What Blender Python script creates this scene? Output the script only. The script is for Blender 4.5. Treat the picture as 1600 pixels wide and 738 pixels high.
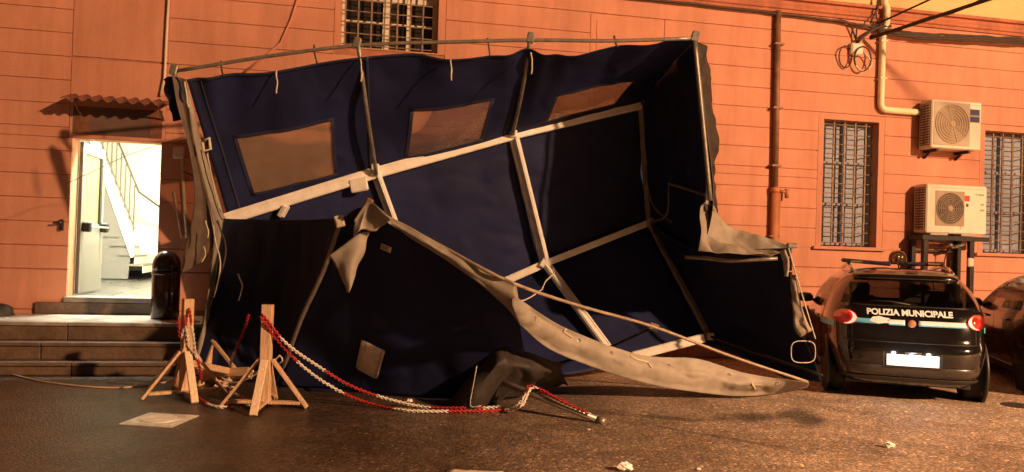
import bpy, bmesh, math, random
from mathutils import Vector, Matrix, noise
from mathutils.bvhtree import BVHTree
for o in list(bpy.data.objects): bpy.data.objects.remove(o)
random.seed(7)
SC = bpy.context.scene
COL = SC.collection
V = Vector
# ------------------------------------------------------------------ camera
F = 1250.0; CAMH = 1.6
ROLL = math.radians(1.83); PITCH = math.radians(0.8)
CM = Matrix.Rotation(math.pi/2 + PITCH, 3, 'X') @ Matrix.Rotation(ROLL, 3, 'Z')
cam = bpy.data.cameras.new('camera'); camo = bpy.data.objects.new('camera', cam); COL.objects.link(camo)
camo.matrix_world = Matrix.Translation((0, 0, CAMH)) @ CM.to_4x4()
cam.sensor_width = 36; cam.lens = F/1600*36; cam.clip_start = .05; cam.clip_end = 1000
SC.camera = camo
# ------------------------------------------------------------------ world: night sky with the glow of the town in it
w = bpy.data.worlds.new("World"); SC.world = w; w.use_nodes = True
nt = w.node_tree; nt.nodes.clear()
out = nt.nodes.new('ShaderNodeOutputWorld'); bg = nt.nodes.new('ShaderNodeBackground')
sky = nt.nodes.new('ShaderNodeTexSky'); sky.sky_type = 'NISHITA'; sky.sun_disc = False
sky.sun_elevation = math.radians(2); sky.sun_rotation = math.radians(200)
tint = nt.nodes.new('ShaderNodeMix'); tint.data_type = 'RGBA'; tint.inputs[0].default_value = .85
nt.links.new(sky.outputs[0], tint.inputs['A']); tint.inputs['B'].default_value = (1.0, .36, .16, 1)
nt.links.new(tint.outputs['Result'], bg.inputs[0]); bg.inputs[1].default_value = .055
nt.links.new(bg.outputs[0], out.inputs[0])
# moonlight, all but nothing beside the street lamp
sl = bpy.data.lights.new('moon', 'SUN'); sl.energy = .004; sl.angle = math.radians(.5); sl.color = (1, .92, .8)
so = bpy.data.objects.new('moon', sl); COL.objects.link(so); so.rotation_euler = (math.radians(50), 0, math.radians(30))
SC.view_settings.view_transform = 'Standard'; SC.view_settings.look = 'None'
SC.view_settings.exposure = 0; SC.view_settings.gamma = 1
# ------------------------------------------------------------------ survey: the place's own axes
TH = math.radians(11.94)
U = V((math.cos(TH), math.sin(TH), 0)); N = V((math.sin(TH), -math.cos(TH), 0)); W0 = V((0, 11.65, 0))
C0 = V((0, 0, CAMH))
def ray(px, py): return CM @ V(((px-800)/F, -(py-369)/F, -1.0))
def P(px, py, Y):
    d = ray(px, py); p = C0 + d*(Y/d.y)
    return p if p.z > .012 else G(px, py, .012)
def G(px, py, z=0):
    d = ray(px, py); return C0 + d*((z-CAMH)/d.z)
def wp(s, z, d=0): return W0 + U*s + N*d + V((0, 0, z))
def ws(px, py, d=0):
    r = ray(px, py); q = W0 + N*d; t = (q-C0).dot(N)/r.dot(N); p = C0+r*t
    return (p-W0).dot(U), p.z
WM = Matrix((U, -N, V((0, 0, 1)))).transposed()      # local x along wall, y into wall, z up
# ------------------------------------------------------------------ materials
def mat(name, col, rough=.6, metal=0, var=.15, vscale=6, bump=0, bscale=40, coat=0, spec=.5, stretch=None, emit=None, estr=0, dirt=None, ridged=False):
    m = bpy.data.materials.new(name); m.use_nodes = True
    n = m.node_tree; b = n.nodes['Principled BSDF']
    b.inputs['Roughness'].default_value = rough; b.inputs['Metallic'].default_value = metal
    b.inputs['Specular IOR Level'].default_value = spec
    b.inputs['Coat Weight'].default_value = coat; b.inputs['Coat Roughness'].default_value = .05
    tc = n.nodes.new('ShaderNodeTexCoord'); src = tc.outputs['Object']
    if stretch:
        mp = n.nodes.new('ShaderNodeMapping'); mp.inputs['Scale'].default_value = stretch
        n.links.new(src, mp.inputs[0]); src = mp.outputs[0]
    c = (*col, 1)
    if var:
        t = n.nodes.new('ShaderNodeTexNoise'); t.inputs['Scale'].default_value = vscale; t.inputs['Detail'].default_value = 7
        t.inputs['Roughness'].default_value = .62
        n.links.new(src, t.inputs['Vector'])
        r = n.nodes.new('ShaderNodeValToRGB'); r.color_ramp.elements[0].position = .3; r.color_ramp.elements[1].position = .72
        d = dirt if dirt else tuple(x*(1-var) for x in col)
        r.color_ramp.elements[0].color = (*d, 1); r.color_ramp.elements[1].color = (*[min(1, x*(1+var*.6)) for x in col], 1)
        n.links.new(t.outputs[0], r.inputs[0]); n.links.new(r.outputs[0], b.inputs['Base Color'])
        mr = n.nodes.new('ShaderNodeMapRange'); mr.inputs[3].default_value = max(.02, rough-.12); mr.inputs[4].default_value = min(1, rough+.12)
        n.links.new(t.outputs[0], mr.inputs[0]); n.links.new(mr.outputs[0], b.inputs['Roughness'])
    else: b.inputs['Base Color'].default_value = c
    if bump:
        t2 = n.nodes.new('ShaderNodeTexNoise'); t2.inputs['Scale'].default_value = bscale; t2.inputs['Detail'].default_value = 6
        if ridged: t2.noise_type = 'RIDGED_MULTIFRACTAL'; t2.inputs['Detail'].default_value = 3; t2.inputs['Roughness'].default_value = .4; t2.inputs['Distortion'].default_value = .6
        n.links.new(src, t2.inputs['Vector'])
        bp = n.nodes.new('ShaderNodeBump'); bp.inputs['Strength'].default_value = bump; bp.inputs['Distance'].default_value = .02
        n.links.new(t2.outputs[0], bp.inputs['Height']); n.links.new(bp.outputs[0], b.inputs['Normal'])
    if emit:
        b.inputs['Emission Color'].default_value = (*emit, 1); b.inputs['Emission Strength'].default_value = estr
    return m
def film(name, tint, alpha, gl=.12, rough=.08, diff=(.5, .4, .3)):
    m = bpy.data.materials.new(name); m.use_nodes = True; n = m.node_tree; n.nodes.clear()
    o = n.nodes.new('ShaderNodeOutputMaterial'); tr = n.nodes.new('ShaderNodeBsdfTransparent'); tr.inputs[0].default_value = (*tint, 1)
    df = n.nodes.new('ShaderNodeBsdfDiffuse'); gs = n.nodes.new('ShaderNodeBsdfGlossy'); gs.inputs['Roughness'].default_value = rough
    tc = n.nodes.new('ShaderNodeTexCoord'); t = n.nodes.new('ShaderNodeTexNoise'); t.inputs['Scale'].default_value = 4; t.inputs['Detail'].default_value = 5
    n.links.new(tc.outputs['Object'], t.inputs[0])
    rp = n.nodes.new('ShaderNodeValToRGB'); rp.color_ramp.elements[0].color = (*[x*.6 for x in diff], 1); rp.color_ramp.elements[1].color = (*diff, 1)
    n.links.new(t.outputs[0], rp.inputs[0]); n.links.new(rp.outputs[0], df.inputs[0])
    bpn = n.nodes.new('ShaderNodeBump'); bpn.inputs['Strength'].default_value = .5; bpn.inputs['Distance'].default_value = .03; n.links.new(t.outputs[0], bpn.inputs['Height']); n.links.new(bpn.outputs[0], gs.inputs['Normal'])
    a = n.nodes.new('ShaderNodeMixShader'); a.inputs[0].default_value = alpha
    tl_ = n.nodes.new('ShaderNodeBsdfTranslucent'); n.links.new(rp.outputs[0], tl_.inputs[0])
    ad = n.nodes.new('ShaderNodeMixShader'); ad.inputs[0].default_value = .55; n.links.new(df.outputs[0], ad.inputs[1]); n.links.new(tl_.outputs[0], ad.inputs[2])
    b = n.nodes.new('ShaderNodeMixShader'); fr = n.nodes.new('ShaderNodeFresnel'); fr.inputs[0].default_value = 1.45
    ml = n.nodes.new('ShaderNodeMath'); ml.operation = 'MULTIPLY'; ml.inputs[1].default_value = gl*8; ml.use_clamp = True
    n.links.new(fr.outputs[0], ml.inputs[0]); n.links.new(ml.outputs[0], b.inputs[0])
    n.links.new(tr.outputs[0], a.inputs[1]); n.links.new(ad.outputs[0], a.inputs[2])
    n.links.new(a.outputs[0], b.inputs[1]); n.links.new(gs.outputs[0], b.inputs[2]); n.links.new(b.outputs[0], o.inputs[0])
    return m
M = {}
M['plaster'] = mat('plaster', (.63, .285, .19), .85, var=.16, vscale=.9, bump=.25, bscale=55)
M['plaster_patch'] = mat('plaster_patch', (.61, .275, .182), .85, var=.12, vscale=1.1, bump=.25, bscale=45)
M['groove'] = mat('groove', (.45, .19, .115), .9, var=.3, vscale=5)
M['cornice'] = mat('cornice', (.47, .17, .095), .85, var=.18, vscale=2.5, bump=.3)
M['upper_wall'] = mat('upper_wall', (.76, .50, .24), .85, var=.08, vscale=2, bump=.2)
M['reveal'] = mat('reveal', (.55, .26, .13), .9, var=.15)
M['iron'] = mat('iron', (.30, .21, .14), .6, .3, var=.4, vscale=14, dirt=(.14, .08, .05))
M['darkmetal'] = mat('darkmetal', (.035, .03, .028), .5, .5, var=.3)
M['shutter'] = mat('shutter', (.27, .31, .41), .6, var=.2, vscale=3)
M['white_frame'] = mat('white_frame', (.72, .66, .56), .5, var=.1)
M['glass_dark'] = mat('glass_dark', (.03, .025, .02), .15, var=.2, spec=.6)
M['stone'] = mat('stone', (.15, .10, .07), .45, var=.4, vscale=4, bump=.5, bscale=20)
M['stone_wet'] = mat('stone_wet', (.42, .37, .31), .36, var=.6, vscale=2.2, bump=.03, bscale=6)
M['slate'] = mat('slate', (.25, .21, .18), .45, var=.3, vscale=5)
M['intwall'] = mat('intwall', (.80, .76, .64), .8, var=.04)
M['intcream'] = mat('intcream', (.80, .70, .42), .7, var=.06)
M['intgrey'] = mat('intgrey', (.17, .16, .14), .8, var=.06)
M['inttile'] = mat('inttile', (.085, .08, .07), .3, var=.2, vscale=3)
M['black'] = mat('black', (.015, .014, .013), .5, var=.3)
M['rubber'] = mat('rubber', (.02, .019, .018), .8, var=.4, vscale=10, bump=.3)
M['door_paint'] = mat('door_paint', (.20, .19, .16), .45, var=.15, vscale=3)
M['door_glass'] = film('door_glass', (.95, .9, .65), .45, .1, .1, (.8, .72, .42))
M['railing'] = mat('railing', (.12, .10, .07), .5, .4, var=.2)
M['canopy'] = mat('canopy', (.20, .075, .04), .8, var=.5, vscale=9, bump=.3)
M['transom'] = mat('transom', (.13, .075, .058), .7, var=.3, vscale=3)
M['navy_in'] = mat('navy_in', (.0125, .0175, .072), .7, var=.45, vscale=1.3, bump=1.0, bscale=2.2, spec=.3, ridged=True)
M['navy_hem'] = mat('navy_hem', (.019, .023, .06), .7, var=.3)
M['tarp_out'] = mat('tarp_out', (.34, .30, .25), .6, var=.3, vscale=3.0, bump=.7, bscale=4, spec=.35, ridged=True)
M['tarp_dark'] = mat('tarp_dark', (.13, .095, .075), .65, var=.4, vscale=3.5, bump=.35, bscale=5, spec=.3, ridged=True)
M['tarp_shaded'] = mat('tarp_shaded', (.042, .034, .030), .6, var=.5, vscale=5, bump=.4, bscale=6, spec=.3, ridged=True)  # outer tarp with shade put into its colour, for crumpled flap and torn edge
M['bar_dull'] = mat('bar_dull', (.40, .31, .23), .55, .2, var=.35, vscale=14)
M['alu'] = mat('alu', (.84, .81, .75), .42, .05, var=.15, vscale=7)
M['pole'] = mat('pole', (.30, .27, .23), .42, .5, var=.35, vscale=12)
M['film'] = film('film', (.78, .66, .56), .62, .07, .16, (.62, .52, .44))
M['strap'] = mat('strap', (.62, .56, .46), .8, var=.2, vscale=20)
M['label'] = mat('label', (.85, .76, .72), .6, var=.25, vscale=14)
M['wood'] = mat('wood', (.68, .45, .28), .7, var=.4, vscale=5, stretch=(14, 14, 1.2), bump=.25, bscale=12)
M['wood_pale'] = mat('wood_pale', (.82, .63, .44), .7, var=.25, vscale=5, stretch=(14, 14, 1.2), bump=.2, bscale=12)
M['red'] = mat('red', (.42, .02, .025), .4, var=.2)
M['chain_white'] = mat('chain_white', (.72, .66, .58), .4, var=.15)
M['bin'] = mat('bin', (.045, .018, .012), .22, .1, var=.25, coat=.5)
M['cover'] = mat('cover', (.80, .78, .74), .42, .3, var=.25, vscale=9)
M['galv'] = mat('galv', (.55, .53, .50), .38, .6, var=.3, vscale=9)
M['ac'] = mat('ac', (.76, .70, .58), .5, var=.07, vscale=3)
M['ac_side'] = mat('ac_side', (.42, .36, .29), .55, var=.15)
M['ac_grille'] = mat('ac_grille', (.36, .27, .19), .6, var=.2)
M['ac_dark'] = mat('ac_dark', (.09, .065, .05), .6, var=.2)
M['pvc'] = mat('pvc', (.86, .78, .52), .45, var=.05)
M['pvc_white'] = mat('pvc_white', (.72, .62, .50), .5, var=.1)
M['rustpipe'] = mat('rustpipe', (.26, .13, .075), .6, .2, var=.4, vscale=7)
M['copperpipe'] = mat('copperpipe', (.50, .19, .085), .6, var=.2)
M['cable'] = mat('cable', (.055, .035, .025), .7, var=.3)
M['cable_pale'] = mat('cable_pale', (.62, .45, .34), .7, var=.2)
M['paint_black'] = mat('paint_black', (.007, .006, .006), .14, var=.2, coat=1.0, spec=.6)
M['paint_brown'] = mat('paint_brown', (.045, .028, .02), .25, .2, var=.1, coat=.8)
M['carglass'] = film('carglass', (.66, .62, .58), .04, .10, .02, (.03, .03, .03))
M['plastic'] = mat('plastic', (.03, .027, .025), .45, var=.2)
M['bumper_grey'] = mat('bumper_grey', (.05, .04, .032), .3, var=.15, coat=.4)
M['reflect'] = mat('reflect', (.80, .90, .95), .35, var=.03)
M['reflect_blue'] = mat('reflect_blue', (.16, .58, .85), .35, var=.05)
M['plate'] = mat('plate', (.86, .87, .88), .4, var=.02)
M['tail'] = mat('tail', (.45, .02, .015), .12, var=.1, coat=1, emit=(1, .05, .03), estr=.10)
M['tail_hot'] = mat('tail_hot', (.8, .2, .1), .2, var=0, emit=(1, .30, .2), estr=2.2)
M['brake'] = mat('brake', (.5, .02, .03), .2, var=0, emit=(1, .03, .07), estr=.55)
M['seat'] = mat('seat', (.02, .017, .015), .9, var=.3)
M['chrome'] = mat('chrome', (.7, .68, .62), .2, .9, var=.1)
M['blue_lens'] = mat('blue_lens', (.03, .05, .12), .12, var=.1, coat=1)
M['amber_dome'] = film('amber_dome', (.7, .55, .42), .45, .2, .1, (.25, .14, .08))
M['blue_label'] = mat('blue_label', (.035, .035, .11), .4, var=.1)
M['red_mark'] = mat('red_mark', (.55, .05, .03), .5, var=.1)
M['grey_mark'] = mat('grey_mark', (.35, .30, .24), .6, var=.1)
M['paper'] = mat('paper', (.82, .80, .76), .8, var=.12, vscale=20)
M['bag'] = mat('bag', (.03, .02, .016), .6, var=.3)
M['tube_on'] = mat('tube_on', (.9, .9, .8), .5, var=0, emit=(1, .93, .72), estr=30)
M['sodium_on'] = mat('sodium_on', (.9, .7, .4), .5, var=0, emit=(1, .55, .2), estr=60)

def streak(m, lo=.84):
    n = m.node_tree; b = n.nodes['Principled BSDF']; src = b.inputs['Base Color'].links[0].from_socket
    tc = n.nodes.new('ShaderNodeTexCoord'); mp = n.nodes.new('ShaderNodeMapping'); mp.inputs['Scale'].default_value = (2.2, 2.2, .28); n.links.new(tc.outputs['Object'], mp.inputs[0])
    t = n.nodes.new('ShaderNodeTexNoise'); t.inputs['Scale'].default_value = 1.5; t.inputs['Detail'].default_value = 8; t.inputs['Roughness'].default_value = .7; n.links.new(mp.outputs[0], t.inputs[0])
    r = n.nodes.new('ShaderNodeValToRGB'); r.color_ramp.elements[0].position = .34; r.color_ramp.elements[1].position = .56
    r.color_ramp.elements[0].color = (lo, lo*.96, lo*.93, 1); r.color_ramp.elements[1].color = (1, 1, 1, 1); n.links.new(t.outputs[0], r.inputs[0])
    x = n.nodes.new('ShaderNodeMix'); x.data_type = 'RGBA'; x.blend_type = 'MULTIPLY'; x.inputs[0].default_value = 1
    n.links.new(src, x.inputs['A']); n.links.new(r.outputs[0], x.inputs['B']); n.links.new(x.outputs['Result'], b.inputs['Base Color'])
for k_ in ('plaster', 'plaster_patch'): streak(M[k_])
streak(M['ac'], .8); streak(M['cornice'], .7)
def asphalt():
    m = bpy.data.materials.new('asphalt'); m.use_nodes = True; n = m.node_tree; b = n.nodes['Principled BSDF']; L = n.links.new
    tc = n.nodes.new('ShaderNodeTexCoord'); co = tc.outputs['Object']
    def nz(scale, det=6, ro=.6, vec=co):
        t = n.nodes.new('ShaderNodeTexNoise'); t.inputs['Scale'].default_value = scale; t.inputs['Detail'].default_value = det
        t.inputs['Roughness'].default_value = ro; L(vec, t.inputs['Vector']); return t.outputs[0]
    def ramp(fac, stops):
        r = n.nodes.new('ShaderNodeValToRGB'); e = r.color_ramp.elements
        e[0].position, e[0].color = stops[0][0], (*stops[0][1], 1); e[1].position, e[1].color = stops[-1][0], (*stops[-1][1], 1)
        for p, c in stops[1:-1]:
            x = e.new(p); x.color = (*c, 1)
        L(fac, r.inputs[0]); return r.outputs[0]
    def mix(f, a, bb, bt='MIX'):
        x = n.nodes.new('ShaderNodeMix'); x.data_type = 'RGBA'; x.blend_type = bt
        if isinstance(f, float): x.inputs[0].default_value = f
        else: L(f, x.inputs[0])
        for s, v in (('A', a), ('B', bb)):
            if isinstance(v, tuple): x.inputs[s].default_value = (*v, 1)
            else: L(v, x.inputs[s])
        return x.outputs['Result']
    def math_(op, a, bb=None):
        x = n.nodes.new('ShaderNodeMath'); x.operation = op; x.use_clamp = False
        for i, v in enumerate((a, bb)):
            if v is None: continue
            if isinstance(v, (int, float)): x.inputs[i].default_value = v
            else: L(v, x.inputs[i])
        return x.outputs[0]
    base = ramp(nz(.55, 8, .62), [(.3, (.33, .24, .18)), (.7, (.50, .385, .29))])
    # damp area: still wet on the left, drying out to the right, with an uneven rim
    sep = n.nodes.new('ShaderNodeSeparateXYZ'); L(co, sep.inputs[0])
    dx = math_('ADD', sep.outputs[0], math_('MULTIPLY', math_('SUBTRACT', nz(.5, 5), .5), 4))
    mr = n.nodes.new('ShaderNodeMapRange'); mr.inputs[1].default_value = -2.2; mr.inputs[2].default_value = 3.6
    mr.inputs[3].default_value = 1; mr.inputs[4].default_value = 0; mr.interpolation_type = 'SMOOTHSTEP'; L(dx, mr.inputs[0]); wet = mr.outputs[0]
    col = mix(wet, base, mix(1.0, base, (.19, .17, .16), 'MULTIPLY'))
    # oil marks, where cars have stood
    for (ox, oy, sx, sy, rot, amt) in ((2.35, 7.9, .5, .20, .4, .75), (2.95, 8.0, .22, .5, -.3, .7), (1.6, 7.75, .55, .10, -.25, .6), (.9, 7.9, .35, .14, .1, .5), (1.9, 7.0, .9, .05, -.6, .5), (3.1, 6.9, .14, .5, .2, .35)):
        mp = n.nodes.new('ShaderNodeMapping'); mp.vector_type = 'TEXTURE'
        mp.inputs['Location'].default_value = (ox, oy, 0); mp.inputs['Rotation'].default_value = (0, 0, rot); mp.inputs['Scale'].default_value = (sx, sy, 1); L(co, mp.inputs[0])
        vl = n.nodes.new('ShaderNodeVectorMath'); vl.operation = 'LENGTH'; L(mp.outputs[0], vl.inputs[0])
        dd = math_('ADD', vl.outputs['Value'], math_('MULTIPLY', math_('SUBTRACT', nz(3.5, 6), .5), 1.7))
        r = n.nodes.new('ShaderNodeMapRange'); r.inputs[1].default_value = .45; r.inputs[2].default_value = 1.15; r.inputs[3].default_value = amt; r.inputs[4].default_value = 0; L(dd, r.inputs[0])
        col = mix(r.outputs[0], col, (.035, .028, .022))
    blot = ramp(nz(1.7, 7, .7), [(.36, (.62, .60, .58)), (.56, (1, 1, 1)), (.72, (1.18, 1.16, 1.12))]); col = mix(1.0, col, blot, 'MULTIPLY')
    vo = n.nodes.new('ShaderNodeTexVoronoi'); vo.inputs['Scale'].default_value = 46; L(co, vo.inputs['Vector'])
    sp = ramp(vo.outputs['Color'], [(.0, (.38, .36, .35)), (.5, (.85, .85, .85)), (.8, (1.3, 1.25, 1.2)), (1.0, (3.4, 3.1, 2.8))])
    col = mix(1.0, col, sp, 'MULTIPLY')
    L(col, b.inputs['Base Color'])
    rr = n.nodes.new('ShaderNodeMapRange'); rr.inputs[3].default_value = .72; rr.inputs[4].default_value = .36; L(wet, rr.inputs[0])
    L(math_('ADD', rr.outputs[0], math_('MULTIPLY', math_('SUBTRACT', nz(2.2, 6), .5), .35)), b.inputs['Roughness'])
    h = math_('ADD', math_('MULTIPLY', vo.outputs['Distance'], -.6), math_('MULTIPLY', nz(120, 3), .5))
    bp = n.nodes.new('ShaderNodeBump'); bp.inputs['Strength'].default_value = .75; bp.inputs['Distance'].default_value = .012; L(h, bp.inputs['Height']); L(bp.outputs[0], b.inputs['Normal'])
    return m
M['asphalt'] = asphalt()

# ------------------------------------------------------------------ building helpers
class MB:
    def __init__(s): s.v = []; s.f = []; s.m = []
    def add(s, vs, fs, mi=0):
        k = len(s.v); s.v += [V(x) for x in vs]; s.f += [tuple(i+k for i in f) for f in fs]; s.m += [mi]*len(fs); return s
    def box(s, c, size, rot=None, mi=0):
        x, y, z = [q/2 for q in size]; R = rot or Matrix.Identity(3)
        vs = [V(c)+R @ V((a*x, b*y, d*z)) for a in (-1, 1) for b in (-1, 1) for d in (-1, 1)]
        return s.add(vs, [(0, 1, 3, 2), (4, 6, 7, 5), (0, 4, 5, 1), (2, 3, 7, 6), (0, 2, 6, 4), (1, 5, 7, 3)], mi)
    def wbox(s, s0, s1, z0, z1, d0, d1, mi=0):      # box in wall coordinates
        c = wp((s0+s1)/2, (z0+z1)/2, (d0+d1)/2)
        return s.box(c, (abs(s1-s0), abs(d1-d0), abs(z1-z0)), WM, mi)
    def beam(s, p, q, w, h=None, up=(0, 0, 1), mi=0):
        p, q = V(p), V(q); h = h or w; d = (q-p); L = d.length; d.normalize(); up = V(up)
        if abs(d.dot(up)) > .98: up = V((0, 1, 0))
        x = d.cross(up).normalized(); y = x.cross(d).normalized()
        R = Matrix((x, d, y)).transposed()
        return s.box((p+q)/2, (w, L, h), R, mi)
    def tube(s, pts, r, seg=8, mi=0, caps=True):
        pts = [V(p) for p in pts]; n = len(pts); rs = r if isinstance(r, (list, tuple)) else [r]*n
        t0 = (pts[1]-pts[0]).normalized(); a = V((0, 0, 1)) if abs(t0.z) < .9 else V((1, 0, 0))
        x = t0.cross(a).normalized(); vs = []
        for i in range(n):
            t = (pts[min(i+1, n-1)]-pts[max(i-1, 0)]).normalized()
            x = (x-t*x.dot(t)).normalized(); y = t.cross(x)
            for k in range(seg):
                an = 2*math.pi*k/seg; vs.append(pts[i]+(x*math.cos(an)+y*math.sin(an))*rs[i])
        fs = [(i*seg+k, i*seg+(k+1) % seg, (i+1)*seg+(k+1) % seg, (i+1)*seg+k) for i in range(n-1) for k in range(seg)]
        if caps: fs += [tuple(range(seg))[::-1], tuple((n-1)*seg+k for k in range(seg))]
        return s.add(vs, fs, mi)
    def lathe(s, prof, c=(0, 0, 0), R=None, seg=24, mi=0, cap=True):
        R = R or Matrix.Identity(3); vs = []; n = len(prof)
        for r, z in prof:
            for k in range(seg):
                a = 2*math.pi*k/seg; vs.append(V(c)+R @ V((r*math.cos(a), r*math.sin(a), z)))
        fs = [(i*seg+k, i*seg+(k+1) % seg, (i+1)*seg+(k+1) % seg, (i+1)*seg+k) for i in range(n-1) for k in range(seg)]
        if cap: fs += [tuple(range(seg))[::-1], tuple((n-1)*seg+k for k in range(seg))]
        return s.add(vs, fs, mi)
ORG = {}
def link(name, mb, mats, parent=None, smooth=False, bevel=0, local=False, solid=0, props=None):
    o_ = V((0, 0, 0)) if (local or parent is None) else ORG.get(parent.name, V((0, 0, 0)))
    me = bpy.data.meshes.new(name); me.from_pydata([tuple(v-o_) for v in mb.v], [], mb.f)
    mats = mats if isinstance(mats, (list, tuple)) else [mats]
    for m in mats: me.materials.append(M[m] if isinstance(m, str) else m)
    for i, p in enumerate(me.polygons):
        p.material_index = mb.m[i]; p.use_smooth = smooth
    me.update()
    o = bpy.data.objects.new(name, me); COL.objects.link(o)
    if parent: o.parent = parent
    ORG[o.name] = o_
    if solid:
        q = o.modifiers.new('thick', 'SOLIDIFY'); q.thickness = solid; q.offset = 0
        if len(mats) > 1: q.material_offset = 1; q.material_offset_rim = 1
    if bevel:
        q = o.modifiers.new('bev', 'BEVEL'); q.width = bevel; q.segments = 1; q.limit_method = 'ANGLE'
    if props: tag(o, *props)
    return o
def tag(o, label=None, cat=None, group=None, kind=None):
    if label: o['label'] = label
    if cat: o['category'] = cat
    if group: o['group'] = group
    if kind: o['kind'] = kind
    return o
def empty(name, loc, label, cat, group=None, rot=None):
    e = bpy.data.objects.new(name, None); COL.objects.link(e); e.location = loc; e.empty_display_size = .1
    if rot is not None: e.rotation_euler = rot.to_euler() if isinstance(rot, Matrix) else rot
    ORG[e.name] = V(loc); tag(e, label, cat, group); return e
def cr(pts, n):
    pts = [V(p) for p in pts]; out = []; k = len(pts)
    if k == 2: return [pts[0].lerp(pts[1], i/(n-1)) for i in range(n)]
    for i in range(n):
        t = i/(n-1)*(k-1); j = min(int(t), k-2); u = t-j
        p1, p2 = pts[j], pts[j+1]; p0 = pts[j-1] if j else p1*2-p2; p3 = pts[j+2] if j+2 < k else p2*2-p1
        out.append(.5*((2*p1)+(p2-p0)*u+(2*p0-5*p1+4*p2-p3)*u*u+(3*p1-p0-3*p2+p3)*u*u*u))
    return out
def evalcr(pts, t):
    k = len(pts); t = t*(k-1); j = max(0, min(int(t), k-2)); u = t-j
    p1, p2 = pts[j], pts[j+1]
    if k == 2: return p1.lerp(p2, u)
    p0 = pts[j-1] if j else p1*2-p2; p3 = pts[j+2] if j+2 < k else p2*2-p1
    return .5*((2*p1)+(p2-p0)*u+(2*p0-5*p1+4*p2-p3)*u*u+(3*p1-p0-3*p2+p3)*u*u*u)
def surf(rows, u, v): return evalcr([evalcr(r, u) for r in rows], v)
def fold(p, amp, sc, seed, ani=(1, 1, 1)):
    q = V((p.x*ani[0]*sc+seed*7.3, p.y*ani[1]*sc, p.z*ani[2]*sc-seed*3.1))
    a = 1-abs(noise.noise(q))*2.0; b = noise.noise(q*2.3); c = noise.noise(q*5.1)
    return amp*(a*.9+b*.25+c*.05)
def crease(p, amp, sc, seed):
    q = p*sc+V((seed*5.1, seed*2.3, 0)); h_ = 0; a_ = 1.0
    for k in range(3):
        r_ = 1-abs(noise.noise(q))*2.6; h_ += a_*max(-.6, r_)*abs(r_)**.3; q = V((q.y*1.9+3, q.z*1.9, q.x*1.9)); a_ *= .42
    return amp*h_
def cloth(name, rows, parent, nu=40, nv=24, amp=.03, sc=1.6, seed=1, ani=(1, 1, 1), mats=('tarp_out', 'navy_in'), us=None, vs=None, hole=None, pin=True, th=.0025, fn=None, crisp=False, pleat=None):
    rows = [[V(p) for p in r] for r in rows]
    us = us or [i/(nu-1) for i in range(nu)]; vs = vs or [i/(nv-1) for i in range(nv)]
    nu, nv = len(us), len(vs); mb = MB(); g = []
    e = .004
    for v in vs:
        for u in us:
            p = surf(rows, u, v)
            a = surf(rows, min(1, u+e), v)-surf(rows, max(0, u-e), v); b = surf(rows, u, min(1, v+e))-surf(rows, u, max(0, v-e))
            n_ = a.cross(b); n_ = n_.normalized() if n_.length > 1e-9 else V((0, -1, 0))
            k = min(1, 6*min(v, 1-v)+.25) if pin else 1
            p = p+n_*(crease(p, amp*k, sc, seed) if crisp else fold(p, amp*k, sc, seed, ani)+(pleat(u, v) if pleat else 0))
            if fn: p = fn(p, u, v)
            if p.z < .012: p.z = .012+.004*random.random()
            g.append(p)
    mb.v = g
    for j in range(nv-1):
        for i in range(nu-1):
            if hole and hole((us[i]+us[i+1])/2, (vs[j]+vs[j+1])/2): continue
            mb.f.append((j*nu+i, j*nu+i+1, (j+1)*nu+i+1, (j+1)*nu+i)); mb.m.append(0)
    o = link(name, mb, list(mats), parent, smooth=True, solid=th)
    o['_b'] = 0; del o['_b']
    return o, mb
def bvh(mb): return BVHTree.FromPolygons([tuple(v) for v in mb.v], mb.f)
def hit(tree, px, py, off=.012):
    d = ray(px, py).normalized(); h = tree.ray_cast(C0, d)
    return (h[0]-d*off) if h[0] else None

# ================================================================== GROUND
gm = MB(); gm.add([(-150, -150, 0), (150, -150, 0), (150, 150, 0), (-150, 150, 0)], [(0, 1, 2, 3)])
tag(link('ground', gm, 'asphalt'), kind='structure')

# ================================================================== STREET LAMP (behind and to the right of the viewer; lights the whole yard)
LS, LZ, LD = 14.0, 10.2, 21.5
LP = wp(LS, LZ, LD)
lamp = empty('street_lamp', (LP.x+1.6, LP.y-.9, 0), 'tall steel street lamp with sodium light at the kerb across the yard', 'street lamp')
q = lamp.location.copy()
link('pole', MB().tube([q, q+V((0, 0, 5)), q+V((0, 0, LZ+.1))], [.09, .075, .055], 12), 'galv', lamp, True)
link('arm', MB().tube([q+V((0, 0, LZ+.05)), q+V((-.6, .35, LZ+.3)), V((LP.x+.35, LP.y-.2, LZ+.3))], .035, 8), 'galv', lamp, True)
hd = link('lamp_head', MB().lathe([(.05, .36), (.16, .34), (.24, .24), (.27, .16), (.25, .16)], LP, seg=20), 'galv', lamp, True)
link('bulb', MB().lathe([(.02, .15), (.05, .12), (.05, .06), (.02, .04)], LP, seg=12), 'sodium_on', lamp, True)
ll = bpy.data.lights.new('sodium_light', 'POINT'); ll.energy = 36000; ll.color = (1.0, .55, .275); ll.shadow_soft_size = .30
ll.use_nodes = True; ln = ll.node_tree; em_ = [x for x in ln.nodes if x.type == 'EMISSION'][0]
tcl = ln.nodes.new('ShaderNodeTexCoord'); spl = ln.nodes.new('ShaderNodeSeparateXYZ'); ln.links.new(tcl.outputs['Normal'], spl.inputs[0])
ab = ln.nodes.new('ShaderNodeMath'); ab.operation = 'ABSOLUTE'; ln.links.new(spl.outputs[2], ab.inputs[0])
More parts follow.
